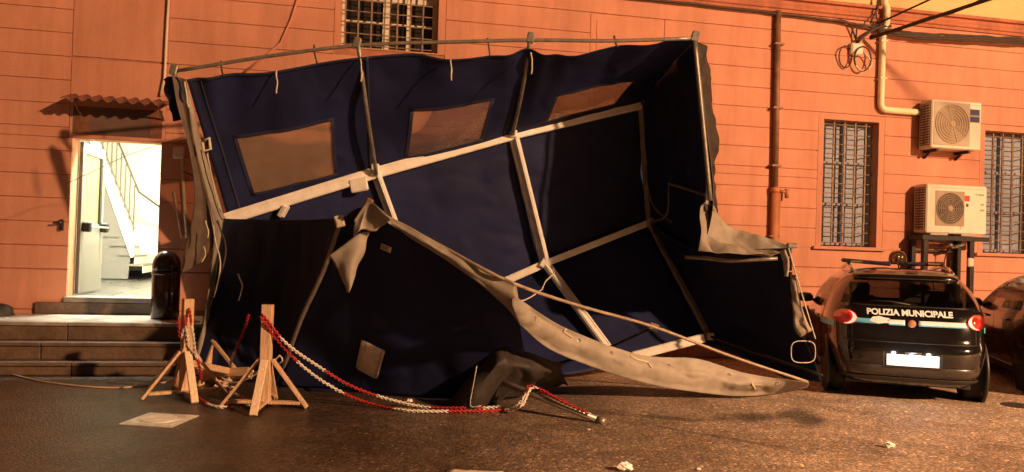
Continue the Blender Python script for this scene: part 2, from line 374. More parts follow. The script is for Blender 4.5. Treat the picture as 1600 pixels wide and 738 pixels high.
mrl = ln.nodes.new('ShaderNodeMapRange'); mrl.interpolation_type = 'SMOOTHSTEP'; mrl.inputs[1].default_value = .33; mrl.inputs[2].default_value = .50; mrl.inputs[3].default_value = 1.0; mrl.inputs[4].default_value = 1.75
ln.links.new(ab.outputs[0], mrl.inputs[0]); ln.links.new(mrl.outputs[0], em_.inputs[1])
lo = bpy.data.objects.new('sodium_light', ll); COL.objects.link(lo); lo.parent = lamp; lo.location = LP-q+V((0, 0, -.12))

# ================================================================== BUILDING
B = empty('building', wp(0, 0, -.3), 'orange rusticated plaster building with barred windows and lit doorway', 'building')
S0, S1, ZT = -14., 18., 9.
DOOR = (-5.905, -4.815, .763, 2.845)
WC = (-2.53, -1.175, 4.335, 6.5)
WR = (5.01, 6.0, 1.78, 3.80)
WF = (8.005, 9.0, 1.76, 3.80)
OPEN = [DOOR, WC, WR, WF]
def rects(s0, s1, z0, z1, holes):
    xs = sorted({s0, s1, *[h[i] for h in holes for i in (0, 1) if s0 < h[i] < s1]})
    zs = sorted({z0, z1, *[h[i] for h in holes for i in (2, 3) if z0 < h[i] < z1]})
    for a, b in zip(xs, xs[1:]):
        for c, d in zip(zs, zs[1:]):
            m_, n_ = (a+b)/2, (c+d)/2
            if not any(h[0] < m_ < h[1] and h[2] < n_ < h[3] for h in holes): yield a, b, c, d
core = MB()
for a, b, c, d in rects(S0, S1, 0, 5.42, OPEN): core.add([wp(a, c, -.018), wp(b, c, -.018), wp(b, d, -.018), wp(a, d, -.018)], [(0, 1, 2, 3)])
wallc = link('wall', core, 'groove', B)
# flat panels without joints: over the door, round the windows, a bricked-up opening
PAN = [(-5.955, -4.77, 2.845, 3.895), (-5.955, -4.77, 3.915, 5.42), (1.09, 2.27, 3.0, 5.13)]
SUR = []
for (a, b, c, d) in (WC, WR, WF): SUR.append((a-.10, b+.11, c-.02, min(d+.10, 5.42)))
BLK = OPEN+PAN+SUR
zs = [.0, .60, 1.125]+[1.435+.3085*k for k in range(13)]+[5.42]
for k in range(len(zs)-1):
    z0, z1 = zs[k], zs[k+1]
    g0 = .003 if z0 > 1.2 else .014
    cuts = [S0]; row = []
    bl = sorted([(h[0], h[1]) for h in BLK if h[2] < (z0+z1)/2 < h[3]])
    cur = S0
    for a, b in bl:
        if a > cur: row.append((cur, a))
        cur = max(cur, b)
    row.append((cur, S1))
    for a, b in row:
        # leave blocks broken where an opening only covers part of the height
        parts = list(rects(a, b, z0+g0*.5, z1-g0*.5, [h for h in BLK if h[0] < b-.001 and h[1] > a+.001]))
        mb = MB()
        for (e, f, c, d) in parts:
            n_ = max(1, int((f-e)/.22)); j1 = [random.uniform(-.0018, .0018) for _ in range(n_+1)]; j2 = [random.uniform(-.0018, .0018) for _ in range(n_+1)]
            vs = []; fs = []
            for i in range(n_+1):
                s_ = e+(f-e)*i/n_
                lo_, hi_ = c+(j1[i] if c < z0+.02 else 0), d+(j2[i] if d > z1-.02 else 0)
                vs += [wp(s_, lo_, -.02), wp(s_, lo_+.003, -.003), wp(s_, lo_+.007, 0), wp(s_, hi_-.007, 0), wp(s_, hi_-.003, -.003), wp(s_, hi_, -.02)]
            for i in range(n_):
                for t in range(5): fs.append((i*6+t, (i+1)*6+t, (i+1)*6+t+1, i*6+t+1))
            fs += [tuple(range(6))[::-1], tuple(n_*6+t for t in range(6))]
            mb.add(vs, fs)
        if mb.f: link('wall_course', mb, 'plaster', wallc)
for pnl in PAN: link('wall_panel', MB().wbox(pnl[0]+.006, pnl[1]-.006, pnl[2]+.003, pnl[3]-.003, -.03, -.002), 'plaster_patch', wallc, bevel=.004)
link('wall_panel', MB().wbox(1.19, 2.17, 3.1, 5.03, -.01, .006), 'plaster_patch', wallc, bevel=.004)
for (a, b, c, d), h in zip(SUR, (WC, WR, WF)):
    mb = MB()
    for (e, f, g_, k_) in rects(a+.006, b-.006, c, d-.003, [h]): mb.wbox(e, f, g_, k_, -.03, -.001)
    link('window_surround', mb, 'plaster_patch', wallc)
# cornice and upper storey
cm = MB(); prof = [(5.42, -.02), (5.42, .03), (5.46, .035), (5.475, .06), (5.53, .065), (5.545, .04), (5.60, .045), (5.61, .10), (5.655, .105), (5.67, .07), (5.67, -.02)]
vs = [wp(s_, z, d) for s_ in (S0, S1) for z, d in prof]; k = len(prof)
cm.add(vs, [(i, k+i, k+i+1, i+1) for i in range(k-1)])
link('cornice', cm, 'cornice', B)
link('upper_wall', MB().wbox(S0, 18, 5.67, ZT, -.3, -.005), 'upper_wall', B)
# end returns and roof slab so the block is solid
link('roof', MB().wbox(S0-.3, S1+.3, ZT, ZT+.25, -9, .4), 'cornice', B)
link('side_wall', MB().wbox(S0-.3, S0, 0, ZT, -9, -.02), 'plaster', B); link('side_wall', MB().wbox(S1, S1+.3, 0, ZT, -9, -.02), 'plaster', B)
link('back_wall', MB().wbox(S0, S1, 0, ZT, -9.3, -9), 'plaster', B)
# ---- windows
def window(op, depth, kind):
    a, b, c, d = op; mb = MB()
    t = .05
    dt = min(d, 6.5)
    mb.wbox(a-t, a, c-t, dt+t, -depth, -.031); mb.wbox(b, b+t, c-t, dt+t, -depth, -.031)
    mb.wbox(a-t, b+t, dt, dt+t, -depth, -.032); mb.wbox(a-t, b+t, c-t, c, -depth, -.032)
    wnd = link('window', mb, 'reveal', B)
    if kind == 'white':
        link('pane', MB().wbox(a, b, c, d, -depth-.05, -depth+.03), 'glass_dark', wnd)
        for f0, f1 in ((a, a+.06), ((a+b)/2-.10, (a+b)/2+.015), ((a+b)/2+.24, (a+b)/2+.29), (b-.06, b)):
            link('frame', MB().wbox(f0, f1, c, d, -depth+.031, -depth+.08), 'white_frame', wnd, bevel=.004)
        for z in (c+.40, c+.74, c+1.5): link('frame', MB().wbox(a, b, z, z+(.035 if z < c+.5 else .09), -depth+.031, -depth+.07), 'white_frame', wnd, bevel=.004)
    else:
        link('pane', MB().wbox(a, b, c, d, -depth-.05, -depth+.01), 'shutter', wnd)
        for z in (c+.02, c+(d-c)*.33, c+(d-c)*.66, d-.06): link('shutter_rail', MB().wbox(a+.036, b-.036, z, z+.04, -depth+.01, -depth+.05), 'shutter', wnd)
        for f0, f1 in ((a, a+.035), ((a+b)/2-.025, (a+b)/2+.025), (b-.035, b)):
            link('frame', MB().wbox(f0, f1, c, d, -depth+.01, -depth+.075), 'shutter', wnd)
    # grille
    nv_ = 7 if kind == 'white' else 5
    gd = -.10
    for i in range(nv_):
        s_ = a+.05+(b-a-.10-(.12 if kind != 'white' else .16))*i/(nv_-1)
        link('grille_bar', MB().wbox(s_-.011, s_+.011, c+.015, dt-.01, gd-.011, gd+.011), 'iron', wnd)
    step = .158; z = c+.06
    while z < dt-.03:
        link('grille_rail', MB().wbox(a-.0, b-.05, z-.007, z+.007, gd-.022, gd-.008) if kind == 'white' else MB().tube([wp(a, z, gd+.016), wp(b-.16, z, gd+.016), wp(b-.10, z+.012, gd-.03), wp(b, z+.012, gd-.06)], .0085, 6), 'iron', wnd)
        z += step
    if kind != 'white':
        link('sill', MB().wbox(a-.16, b+.14, c-.055, c-.005, -.2, .06), 'plaster_patch', wnd, bevel=.006)
    return wnd
window(WC, .30, 'white'); window(WR, .26, 'blue'); window(WF, .26, 'blue')
# ---- doorway and hall
a, b, c, d = DOOR
hall = link('hallway', MB().wbox(a-1.9, a-1.8, c, 4.3, -5.6, -.3).wbox(b+.9, b+1.0, c, 4.3, -5.6, -.3).wbox(a-1.9, b+1.0, c, 4.3, -5.7, -5.6).wbox(a-1.9, b+1., 4.3, 4.4, -5.7, -.3)
            .wbox(a-1.9, a-.06, c, 4.3, -.32, -.25).wbox(b+.06, b+1.0, c, 4.3, -.32, -.25).wbox(a-.06, b+.06, d, 4.3, -.32, -.25), 'intwall', B)
hf = link('hallway_floor', MB().wbox(a-1.9, b+1.0, c-.1, c, -5.7, -.22), 'inttile', B)
for i in range(7):
    for j in range(9):
        s_ = a-1.8+i*.55; dd = -.32-j*.6
        link('floor_tile', MB().wbox(s_+.004, s_+.546, c-.004, c+.004, dd-.596, dd-.004), 'inttile', hf)
link('door_sill', MB().wbox(a-.02, b+.02, c-.06, c+.008, -.30, .05), 'slate', B, bevel=.006)
for s_ in (a, b): link('door_frame', MB().wbox(s_-.055 if s_ == a else s_, s_ if s_ == a else s_+.055, c, d+.05, -.30, -.031), 'reveal', B)
link('door_frame', MB().wbox(a, b, d, d+.05, -.30, -.031), 'reveal', B)
link('skirting', MB().wbox(a-1.78, b+.88, c+.01, c+.14, -5.6, -5.57), 'black', B)
link('dado', MB().wbox(a-1.78, b+.88, c+.145, c+.47, -5.6, -5.585), 'intcream', B)
tm = link('transom', MB().wbox(a+.0, b-.0, d+.052, d+.42, -.012, .004), 'transom', B)
for s_ in (a+.17, b-.13): link('transom_post', MB().wbox(s_-.14 if s_ < -5.4 else s_-.02, s_+.03 if s_ < -5.4 else s_+.13, d+.052, d+.42, .004, .012), 'canopy', tm)
# door leaf swung inwards against the left jamb
leaf = MB()
th = .045; hx = a+.012
for (d0, d1, z0, z1) in ((-.28, -.40, c+.03, d-.02), (-1.18, -1.30, c+.03, d-.02), (-.40, -1.18, c+.03, c+.98), (-.40, -1.18, d-.16, d-.02)):
    leaf.wbox(hx, hx+th, z0, z1, d1, d0)
dl = link('door', leaf, 'door_paint', B, bevel=.004)
link('glass', MB().wbox(hx+.015, hx+.028, c+.98, d-.16, -1.18, -.40), 'door_glass', dl)
link('glass_bead', MB().wbox(hx+.03, hx+th+.006, c+.98, d-.16, -1.19, -1.10), 'darkmetal', dl)
pbz = c+.93
pb = MB().tube([wp(hx+th, pbz+.02, -.36), wp(hx+th+.1, pbz, -.40), wp(hx+th+.1, pbz, -1.16), wp(hx+th, pbz+.02, -1.2)], .018, 8)
link('panic_bar', pb, 'chrome', dl, True)
for dd in (-.36, -1.18): link('panic_bar_mount', MB().wbox(hx+th, hx+th+.11, pbz-.07, pbz+.07, dd-.05, dd+.05), 'black', dl, bevel=.02)
link('door_handle', MB().wbox(a-.10, a-.06, pbz-.06, pbz+.08, .0, .05).tube([wp(a-.08, pbz+.04, .04), wp(a-.08, pbz+.04, .09), wp(a-.16, pbz+.03, .09)], .013, 8), 'black', B)
# staircase across the back of the hall, climbing to the left
st = empty('staircase', wp(-6.3, c, -5.0), 'white staircase with dark railing inside the lit hallway', 'staircase')
def sz(s_): return 1.18+(-6.40-s_)*2.62            # underside of the string
for i in range(10):
    s_ = -6.02-.24*i*.62; z = c+.30+.165*i
    link('step', MB().wbox(s_-.30, s_, z-.04, z, -5.55, -4.6), 'slate', st)
    link('riser', MB().wbox(s_-.02, s_-.002, z-.165, z-.04, -5.55, -4.62), 'intwall', st)
E1, E2 = ws(139, 214, -4.6), ws(205, 403, -4.6); E3, E4 = ws(152, 214, -4.6), ws(210, 366, -4.6)
sm = MB(); top = 4.25
def ext(p, q_, z): t = (z-p[1])/(q_[1]-p[1]); return p[0]+(q_[0]-p[0])*t
pl = [(ext(E1, E2, top), top), E2, (E4[0]+.01, E2[1]+.02), E4, (ext(E3, E4, top), top)]
vs = [wp(s_, z, dd) for dd in (-4.56, -4.62) for s_, z in pl]; k = len(pl)
sm.add(vs, [tuple(range(k)), tuple(range(k, 2*k))[::-1]]+[(i, i+k, (i+1) % k+k, (i+1) % k) for i in range(k)])
link('string', sm, 'intwall', st)
pl2 = [(-7.75, c+.02), (E2[0]-.05, c+.02), (E2[0]-.02, E2[1]), (ext(E1, E2, top)-.02, top), (-7.75, top)]
vs = [wp(s_, z, dd) for dd in (-4.60, -4.66) for s_, z in pl2]; k = 5
link('spandrel', MB().add(vs, [tuple(range(k)), tuple(range(k, 2*k))[::-1]]+[(i, i+k, (i+1) % k+k, (i+1) % k) for i in range(k)]), 'intgrey', st)
H1, H2, H3 = ws(181, 212, -4.6), ws(214, 292, -4.6), ws(217, 300, -4.6); H4 = ws(250, 327, -4.6)
link('handrail', MB().tube([wp(ext(H1, H2, 4.2), 4.2, -4.59), wp(*H2, -4.59), wp(*H3, -4.59), wp(*H4, -4.9), wp(H4[0]+.4, H4[1]-.25, -5.1)], .02, 8), 'railing', st, True)
for i in range(9):
    t = i/8; s_ = E4[0]-.02+(E3[0]-E4[0])*t*.95; zb = E4[1]+(E3[1]-E4[1])*t*.95
    zt = H2[1]+(H1[1]-H2[1])*((s_+.02-H2[0])/(H1[0]-H2[0])) if abs(H1[0]-H2[0]) > 1e-3 else zb+.9
    zt = min(max(zt, zb+.5), 4.25)
    link('baluster', MB().tube([wp(s_, zb-.04, -4.59), wp(s_, zt, -4.59)], .012, 6), 'railing', st)
link('railing_rail', MB().tube([wp(E4[0], E4[1]+.1, -4.59), wp(ext(E3, E4, 4.2), 4.2+.1, -4.59)], .012, 6), 'railing', st)
hl = empty('ceiling_lamp', wp(-5.3, 4.2, -1.1), 'white fluorescent tube lamp under the hallway ceiling', 'lamp')
link('housing', MB().wbox(-5.95, -4.65, 4.22, 4.298, -1.17, -1.03), 'white_frame', hl)
link('tube', MB().tube([wp(-5.9, 4.19, -1.1), wp(-4.7, 4.19, -1.1)], .018, 8), 'tube_on', hl)
al = bpy.data.lights.new('hall_light', 'AREA'); al.shape = 'RECTANGLE'; al.size = 1.2; al.size_y = .5; al.energy = 720; al.color = (1, .98, .82)
ao = bpy.data.objects.new('hall_light', al); COL.objects.link(ao); ao.parent = hl; ao.location = wp(-5.3, 4.15, -1.1)-V(hl.location); ao.rotation_euler = (0, 0, TH)
# ---- corrugated canopy over the door
cp = MB(); n_ = 96; ca, cb = -5.93, -4.68
vs = []
for dd, zz in ((.0, 3.40), (.22, 3.345), (.44, 3.285)):
    for i in range(n_+1):
        s_ = ca+(cb-ca)*i/n_; vs.append(wp(s_, zz+.022*math.sin(i/n_*2*math.pi*8.5), dd))
cp.add(vs, [(r*(n_+1)+i, r*(n_+1)+i+1, (r+1)*(n_+1)+i+1, (r+1)*(n_+1)+i) for r in range(2) for i in range(n_)])
cpo = link('door_canopy', cp, 'canopy', B, True, solid=.006)
for s_ in (ca+.12, cb-.12): link('bracket', MB().beam(wp(s_, 3.39, .0), wp(s_, 3.265, .4), .03).beam(wp(s_, 3.14, .0), wp(s_, 3.27, .3), .02), 'canopy', cpo)

# ================================================================== STEPS
SX1 = -4.02
stp = empty('entrance_steps', wp(-6, 0, .8), 'worn brown stone steps leading up to the doorway platform', 'steps')
lev = [(.145, 1.57), (.34, 1.33), (.548, 1.09)]
zb = 0
joints = [[-9.5, -6.9, -5.35, SX1], [-9.5, -7.3, -5.75, SX1], [-9.5, -6.7, -5.55, SX1]]
for i, (z, dd) in enumerate(lev):
    back = lev[i+1][1]-.06 if i < 2 else .002
    for s_, e in zip(joints[i], joints[i][1:]):
        link('riser_stone', MB().wbox(s_+.005, e-.005, zb, z-.045, back-.02, dd-.025), 'stone', stp, bevel=.008)
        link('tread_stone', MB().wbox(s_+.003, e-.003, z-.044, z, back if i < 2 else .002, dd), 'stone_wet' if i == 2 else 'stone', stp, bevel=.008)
    zb = z-.002 if i < 2 else z
link('door_step', MB().wbox(a-.35, b+.05, .55, c-.062, .004, .055), 'stone', stp, bevel=.005)
# dark bundle at the far end of the platform
mb = MB(); bs = []
for i in range(9):
    for j in range(14):
        th_, ph = i/8*math.pi/2, j/14*2*math.pi
        r_ = 1+.22*noise.noise(V((math.cos(ph)*1.4, math.sin(ph)*1.4, th_*2)))
        bs.append(wp(-6.68+.32*math.cos(ph)*math.cos(th_)*r_, .549+.16*math.sin(th_)*r_, .30+.2*math.sin(ph)*math.cos(th_)*r_))
mb.add(bs, [(i*14+j, i*14+(j+1) % 14, (i+1)*14+(j+1) % 14, (i+1)*14+j) for i in range(8) for j in range(14)])
tag(link('cloth_bundle', mb, 'bag', smooth=True), 'dark crumpled cloth bundle lying on the platform against the wall', 'bundle')
# bin
bn = empty('litter_bin', wp(-4.60, .548, .46), 'dark brown cylindrical litter bin with domed lid beside the door', 'bin')
bc = wp(-4.60, .548, .46)
link('body', MB().lathe([(.165, 0), (.17, .02), (.17, .56), (.165, .58)], bc, seg=32), 'bin', bn, True)
link('band', MB().lathe([(.178, .56), (.178, .60)], bc, seg=32), 'bin', bn, True)
link('dome_lid', MB().lathe([(.172, .60)]+[(.172*math.cos(t), .68+.19*math.sin(t)) for t in [i*.157 for i in range(10)]]+[(.01, .872)], bc, seg=32), 'bin', bn, True)
link('opening', MB().box(bc+N*.155+V((0, 0, .65)), (.16, .04, .07), WM), 'black', bn, bevel=.01)
# ================================================================== PIPES AND CABLES ON THE WALL
def wpx(px, py, d): return wp(*ws(px, py, d), d)
def wtube(name, pts, r, m, label, cat, group=None, seg=8, n=0):
    p = [wpx(*q_) for q_ in pts]
    if n: p = cr(p, n)
    return tag(link(name, MB().tube(p, r, seg), m, smooth=True), label, cat, group)
dp = empty('drain_pipe', wp(4.15, 0, .06), 'brown rusty drain pipe running down the wall left of the barred window', 'pipe')
link('upper_pipe', MB().tube([wp(4.12, 5.42, .06), wp(4.15, 2.63, .06)], .047, 12), 'rustpipe', dp, True)
link('lower_pipe', MB().tube([wp(4.15, 2.64, .065), wp(4.155, .0, .065)], .062, 12), 'copperpipe', dp, True)
link('collar', MB().tube([wp(4.15, 2.66, .065), wp(4.15, 2.58, .065)], .072, 12), 'copperpipe', dp, True)
link('side_valve', MB().tube([wp(4.22, 2.6, .07), wp(4.33, 2.6, .1)], .025, 8).tube([wp(4.33, 2.64, .1), wp(4.33, 2.5, .1)], .035, 8).tube([wp(4.235, 2.63, .05), wp(4.235, 0, .05)], .022, 8), 'copperpipe', dp, True)
for z in (4.9, 3.9, 3.0, 1.9): link('clamp', MB().wbox(4.06, 4.22, z-.015, z+.015, 0, .115), 'rustpipe', dp)
yp = empty('air_duct_pipe', wp(5.98, 4.0, .06), 'pale yellow pipe bending from above to the upper air conditioner', 'pipe')
link('pipe', MB().tube([wp(6.0, 6.6, .06), wp(6.0, 5.72, .06), wp(5.985, 5.6, .14), wp(5.985, 5.38, .14), wp(5.98, 5.28, .06), wp(5.975, 4.10, .06)]+[wp(5.975+.1*(1-math.cos(t)), 4.10-.1*math.sin(t), .06) for t in (.4, .8, 1.2, 1.5707)]+[wp(6.75, 4.0, .06)], .052, 12), 'pvc', yp, True)
for z in (5.1, 4.5): link('clamp', MB().wbox(5.92, 6.04, z-.012, z+.012, 0, .115), 'pvc_white', yp)
wtube('conduit', [(264, -10, .03), (260, 60, .03), (257, 122, .03), (251, 150, .03)], .018, 'pvc_white', 'thin pale conduit running down the wall above the door canopy', 'conduit')
wtube('conduit', [(467, -8, .02), (455, 30, .02), (438, 68, .02), (410, 92, .02), (382, 113, .02)], .016, 'plaster_patch', 'painted conduit bent diagonally across the wall beside the upper window', 'conduit')
mb = MB().tube([wpx(284, 248, .03), wpx(287, 300, .03), wpx(292, 372, .03)], .02, 8).tube([wpx(272, 300, .02), wpx(278, 340, .02), wpx(284, 372, .02)], .012, 6)
eb = empty('switch_box', wp(*ws(281, 241, .03), 0.), 'small pale switch box with conduit on the wall by the torn canvas', 'switch box')
link('box', MB().wbox(-4.66, -4.52, 2.64, 2.80, 0, .06), 'pvc_white', eb, bevel=.01); link('conduit', mb, 'pvc_white', eb, True)
# junction box with its loops
jb = empty('junction_box', wp(*ws(1339, 77, .06), 0), 'square cream junction box with black cable loops high on the wall', 'junction box')
js, jz = ws(1339, 77, .06)
link('box', MB().wbox(js-.11, js+.11, jz-.10, jz+.10, 0, .09), 'pvc_white', jb, bevel=.025)
def loop(cx, cy, rx, ry, d, n=20, off=.0): return [wpx(cx+rx*math.cos(t), cy+ry*math.sin(t), d+.02*math.sin(t*2+off)) for t in [off+2*math.pi*i/n for i in range(n+1)]]
link('cable_loop', MB().tube(loop(1321, 89, 10, 17, .05), .011, 6), 'cable', jb, True)
link('cable_loop', MB().tube(loop(1348, 92, 13, 19, .10), .013, 6), 'cable', jb, True)
link('cable_loop', MB().tube(cr([wpx(1350, 82, .1), wpx(1357, 90, .1), wpx(1362, 100, .1), wpx(1358, 106, .1), wpx(1345, 110, .1), wpx(1336, 100, .08), wpx(1334, 88, .06)], 20), .012, 6), 'pvc_white', jb, True)
link('cable_tail', MB().tube(cr([wpx(1340, 68, .06), wpx(1333, 50, .06), wpx(1326, 36, .06), wpx(1312, 31, .05)], 14), .014, 6).tube(cr([wpx(1338, 66, .08), wpx(1339, 45, .08), wpx(1345, 38, .07)], 8), .012, 6), 'cable', jb, True)
# cable run below the cornice
def wob(pts, n, amp, seed):
    p = cr(pts, n)
    return [q_+V((0, 0, amp*noise.noise(V((i*.37, seed, 0)))))+N*(amp*noise.noise(V((i*.31, seed+5, 0)))) for i, q_ in enumerate(p)]
c1 = [wp(-14, 5.44, .06), wp(-6, 5.42, .06), wp(0, 5.40, .06), wp(3, 5.39, .06), wp(4.9, 5.36, .06), wp(5.9, 5.30, .09)]
tag(link('wall_cable', MB().tube(wob(c1, 60, .02, 1), .020, 6).tube(wob(c1, 60, .025, 2), .013, 6), 'cable', smooth=True), 'dark cable run clipped under the cornice left of the junction box', 'cable')
c2_ = [wp(5.85, 5.30, .10), wp(6.6, 5.27, .12), wp(7.6, 5.31, .13), wp(9, 5.36, .14), wp(12, 5.42, .12), wp(17, 5.45, .1)]
mb = MB()
for k in range(4): mb.tube(wob([p+V((0, 0, -.025*k)) for p in c2_], 60, .028, 10+k), .018, 6)
tag(link('wall_cable', mb, 'cable', smooth=True), 'thick twisted bundle of dark cables under the cornice right of the pipe', 'cable')
A0 = wp(5.72, 5.12, .10)
CE = A0+.78*(LP-A0)+2.6*(U*.632+V((0, 0, -.517)))
def sag(p, q_, n, s): return [p.lerp(q_, i/(n-1))-V((0, 0, s*4*(i/(n-1))*(1-i/(n-1)))) for i in range(n)]
oc = empty('overhead_cable', A0, 'heavy overhead cable bundle spanning from the junction box across the yard', 'cable')
link('strand', MB().tube(sag(A0, CE, 40, .05), .030, 8), 'cable', oc, True)
link('strand', MB().tube([p+V((.02*math.sin(i*1.7), 0, .03*math.cos(i*1.7))) for i, p in enumerate(sag(A0, CE, 80, .05))], .016, 6), 'cable', oc, True)
tag(link('utility_pole', MB().tube([V((CE.x, CE.y, 0)), V((CE.x, CE.y, CE.z*.5)), V((CE.x, CE.y, CE.z+.3))], [.11, .09, .07], 12), 'galv', smooth=True), 'grey steel utility pole holding the far end of the heavy overhead cable', 'utility pole')
CE2 = CE+V((-2.6, 2.0, 1.2))
A1 = wp(5.88, 5.38, .14)
tag(link('overhead_cable', MB().tube([A1, A1+(CE2-A1)*.02+V((0, 0, -.0))]+sag(A1, CE2, 30, .03)[2:], .016, 8), 'cable', smooth=True), 'thinner overhead cable rising away from the bend of the yellow pipe', 'cable')
mb = MB().tube(cr([wpx(1372, 40, .1), wpx(1362, 34, .12), wpx(1368, 20, .12), wpx(1374, 5, .12), wpx(1373, -12, .12)], 14), .014, 6).tube(cr([wpx(1340, 66, .1), wpx(1356, 52, .12), wpx(1376, 42, .13), wpx(1392, 41, .13)], 14), .024, 6).tube(cr([wpx(1388, 42, .1), wpx(1370, 30, .11), wpx(1372, -10, .1)], 12), .012, 6)
tag(link('cable_splice', mb, 'cable', smooth=True), 'tangled black cable splice around the top of the yellow pipe', 'cable')

# ================================================================== AIR CONDITIONERS
def air_con(s0, s1, z0, z1, d0, d1, upper, label):
    e = empty('air_conditioner', wp((s0+s1)/2, z0, (d0+d1)/2), label, 'air conditioner', 'air conditioner units on the wall')
    body = link('casing', MB().wbox(s0, s1, z0, z1, d0, d1), 'ac', e, bevel=.018)
    fc = s0+(s1-s0)*(.40 if upper else .38); r_ = (z1-z0)*(.40 if upper else .32); zc = (z0+z1)/2+.01
    R3 = WM @ Matrix.Rotation(math.pi/2, 3, 'X')
    link('fan_panel', MB().wbox(fc-r_*1.08, fc+r_*1.08, zc-r_*1.12, zc+r_*1.12, d1, d1+.006), 'ac_grille' if not upper else 'ac_side', e, bevel=.004)
    link('fan_well', MB().lathe([(.001, .008), (r_*.98, .008), (r_*.98, .0)], wp(fc, zc, d1), R3, 32, cap=False), 'ac_dark' if not upper else 'ac_grille', e)
    fg = link('fan_grille', MB().add([], []), 'ac_grille', e)
    for k in range(1, 8):
        rr = r_*k/7; link('grille_ring', MB().tube([wp(fc+rr*math.cos(t), zc+rr*math.sin(t), d1+.014) for t in [i*math.pi/14 for i in range(29)]], .0045, 5, caps=False), 'ac_grille', fg)
    for k in range(10):
        t = k*math.pi/5; link('grille_spoke', MB().tube([wp(fc+.03*math.cos(t), zc+.03*math.sin(t), d1+.012), wp(fc+r_*math.cos(t), zc+r_*math.sin(t), d1+.012)], .004, 5), 'ac_grille', fg)
    link('fan_hub', MB().lathe([(.05, .008), (.05, .02), (.03, .026)], wp(fc, zc, d1), R3, 16), 'ac_grille', e)
    dd = d1-d0
    link('side_grille', MB().wbox(s0-.004, s0, z0+.05, z1-.05, d0+dd*.12, d1-dd*.12), 'ac_dark', e)
    for k in range(16):
        z = z0+.07+(z1-z0-.14)*k/15
        link('side_fin', MB().wbox(s0-.016, s0-.004, z-.009, z+.009, d0+dd*.14, d0+dd*.46), 'ac_side', e); link('side_fin', MB().wbox(s0-.016, s0-.004, z-.009, z+.009, d0+dd*.54, d1-dd*.14), 'ac_side', e)
    link('top_seam', MB().wbox(s0-.003, s1+.003, z1-.055, z1-.048, d0+.01, d1+.003), 'ac_side', e)
    if upper:
        link('badge', MB().wbox(s1-.24, s1-.045, zc+.05, zc+.26, d1, d1+.004), 'blue_label', e)
        link('badge_stripe', MB().wbox(s1-.235, s1-.05, zc+.14, zc+.165, d1+.004, d1+.006), 'grey_mark', e)
        for s_ in (s0+.14, s1-.2):
            link('bracket', MB().wbox(s_-.02, s_+.02, z0-.05, z0-.006, 0, d1-.02).beam(wp(s_, z0-.13, .01), wp(s_, z0-.04, .12), .03), 'darkmetal', e)
    else:
        link('badge', MB().wbox(s1-.42, s1-.33, z1-.25, z1-.16, d1, d1+.004), 'red_mark', e, bevel=.002)
        link('badge', MB().wbox(s1-.395, s1-.35, z1-.34, z1-.29, d1, d1+.004), 'ac_dark', e, bevel=.002)
        link('lettering', MB().wbox(s1-.22, s1-.19, z1-.15, z1-.125, d1, d1+.003).wbox(s1-.17, s1-.06, z1-.155, z1-.125, d1, d1+.003), 'grey_mark', e)
        link('lettering', MB().wbox(s1-.12, s1-.06, z1-.31, z1-.28, d1, d1+.003), 'grey_mark', e); link('lettering', MB().wbox(s1-.13, s1-.06, z1-.40, z1-.37, d1, d1+.003), 'grey_mark', e)
        for k in range(9): link('lettering', MB().wbox(s1-.50, s1-.475, z0+.08+k*.032, z0+.10+k*.032, d1, d1+.003), 'grey_mark', e)
        for s_ in (s0+.25, s1-.3): link('foot', MB().wbox(s_-.16, s_+.16, z0-.03, z0, d0+.02, d1-.01), 'ac_side', e)
    return e
air_con(6.70, 7.63, 3.40, 4.175, .035, .33, True, 'cream air conditioner with blue badge mounted high on wall brackets')
air_con(6.63, 7.75, 2.04, 2.82, .05, .35, False, 'cream air conditioner with red badge standing on a dark steel frame')
fr = empty('steel_stand', wp(6.9, 0, .35), 'dark steel frame carrying the lower air conditioner behind the cars', 'stand')
for s_ in (6.62, 7.47):
    for dd in (.06, .34): link('leg', MB().wbox(s_-.045, s_+.045, 0, 1.93, dd-.035, dd+.035), 'darkmetal', fr, bevel=.006)
link('top_rail', MB().wbox(6.55, 7.78, 1.93, 2.0, .30, .38), 'darkmetal', fr); link('top_rail', MB().wbox(6.55, 7.78, 1.93, 2.0, .02, .10), 'darkmetal', fr)
link('cross_rail', MB().wbox(6.665, 7.425, 1.74, 1.775, .04, .08), 'darkmetal', fr)
link('side_rail', MB().wbox(6.55, 6.62, 1.931, 1.999, .10, .30), 'darkmetal', fr)
wl = empty('wall_lamp', wp(7.15, 1.85, .1), 'small bright metal wall lamp with hanging wires under the lower air conditioner', 'lamp')
link('bracket', MB().tube([wp(7.18, 1.85, .0), wp(7.18, 1.85, .27)], .03, 8), 'galv', wl, True)
link('reflector', MB().box(wp(7.26, 1.85, .30), (.18, .10, .05), WM @ Matrix.Rotation(-.25, 3, 'Y')), 'chrome', wl, bevel=.012)
link('wire', MB().tube(cr([wp(7.18, 1.83, .2), wp(7.15, 1.6, .15), wp(7.19, 1.44, .12), wp(7.26, 1.44, .12), wp(7.28, 1.6, .14)], 24), .009, 6), 'cable', wl, True)
sb = empty('socket_box', wp(7.26, 1.5, .62), 'small cream socket box fixed to the steel stand leg', 'socket')
link('box', MB().wbox(7.36, 7.47, 1.52, 1.66, .376, .43), 'pvc_white', sb, bevel=.015); link('wire', MB().tube([wp(7.41, 1.52, .40), wp(7.44, 1.0, .39), wp(7.43, .2, .39)], .010, 6), 'cable', sb, True)

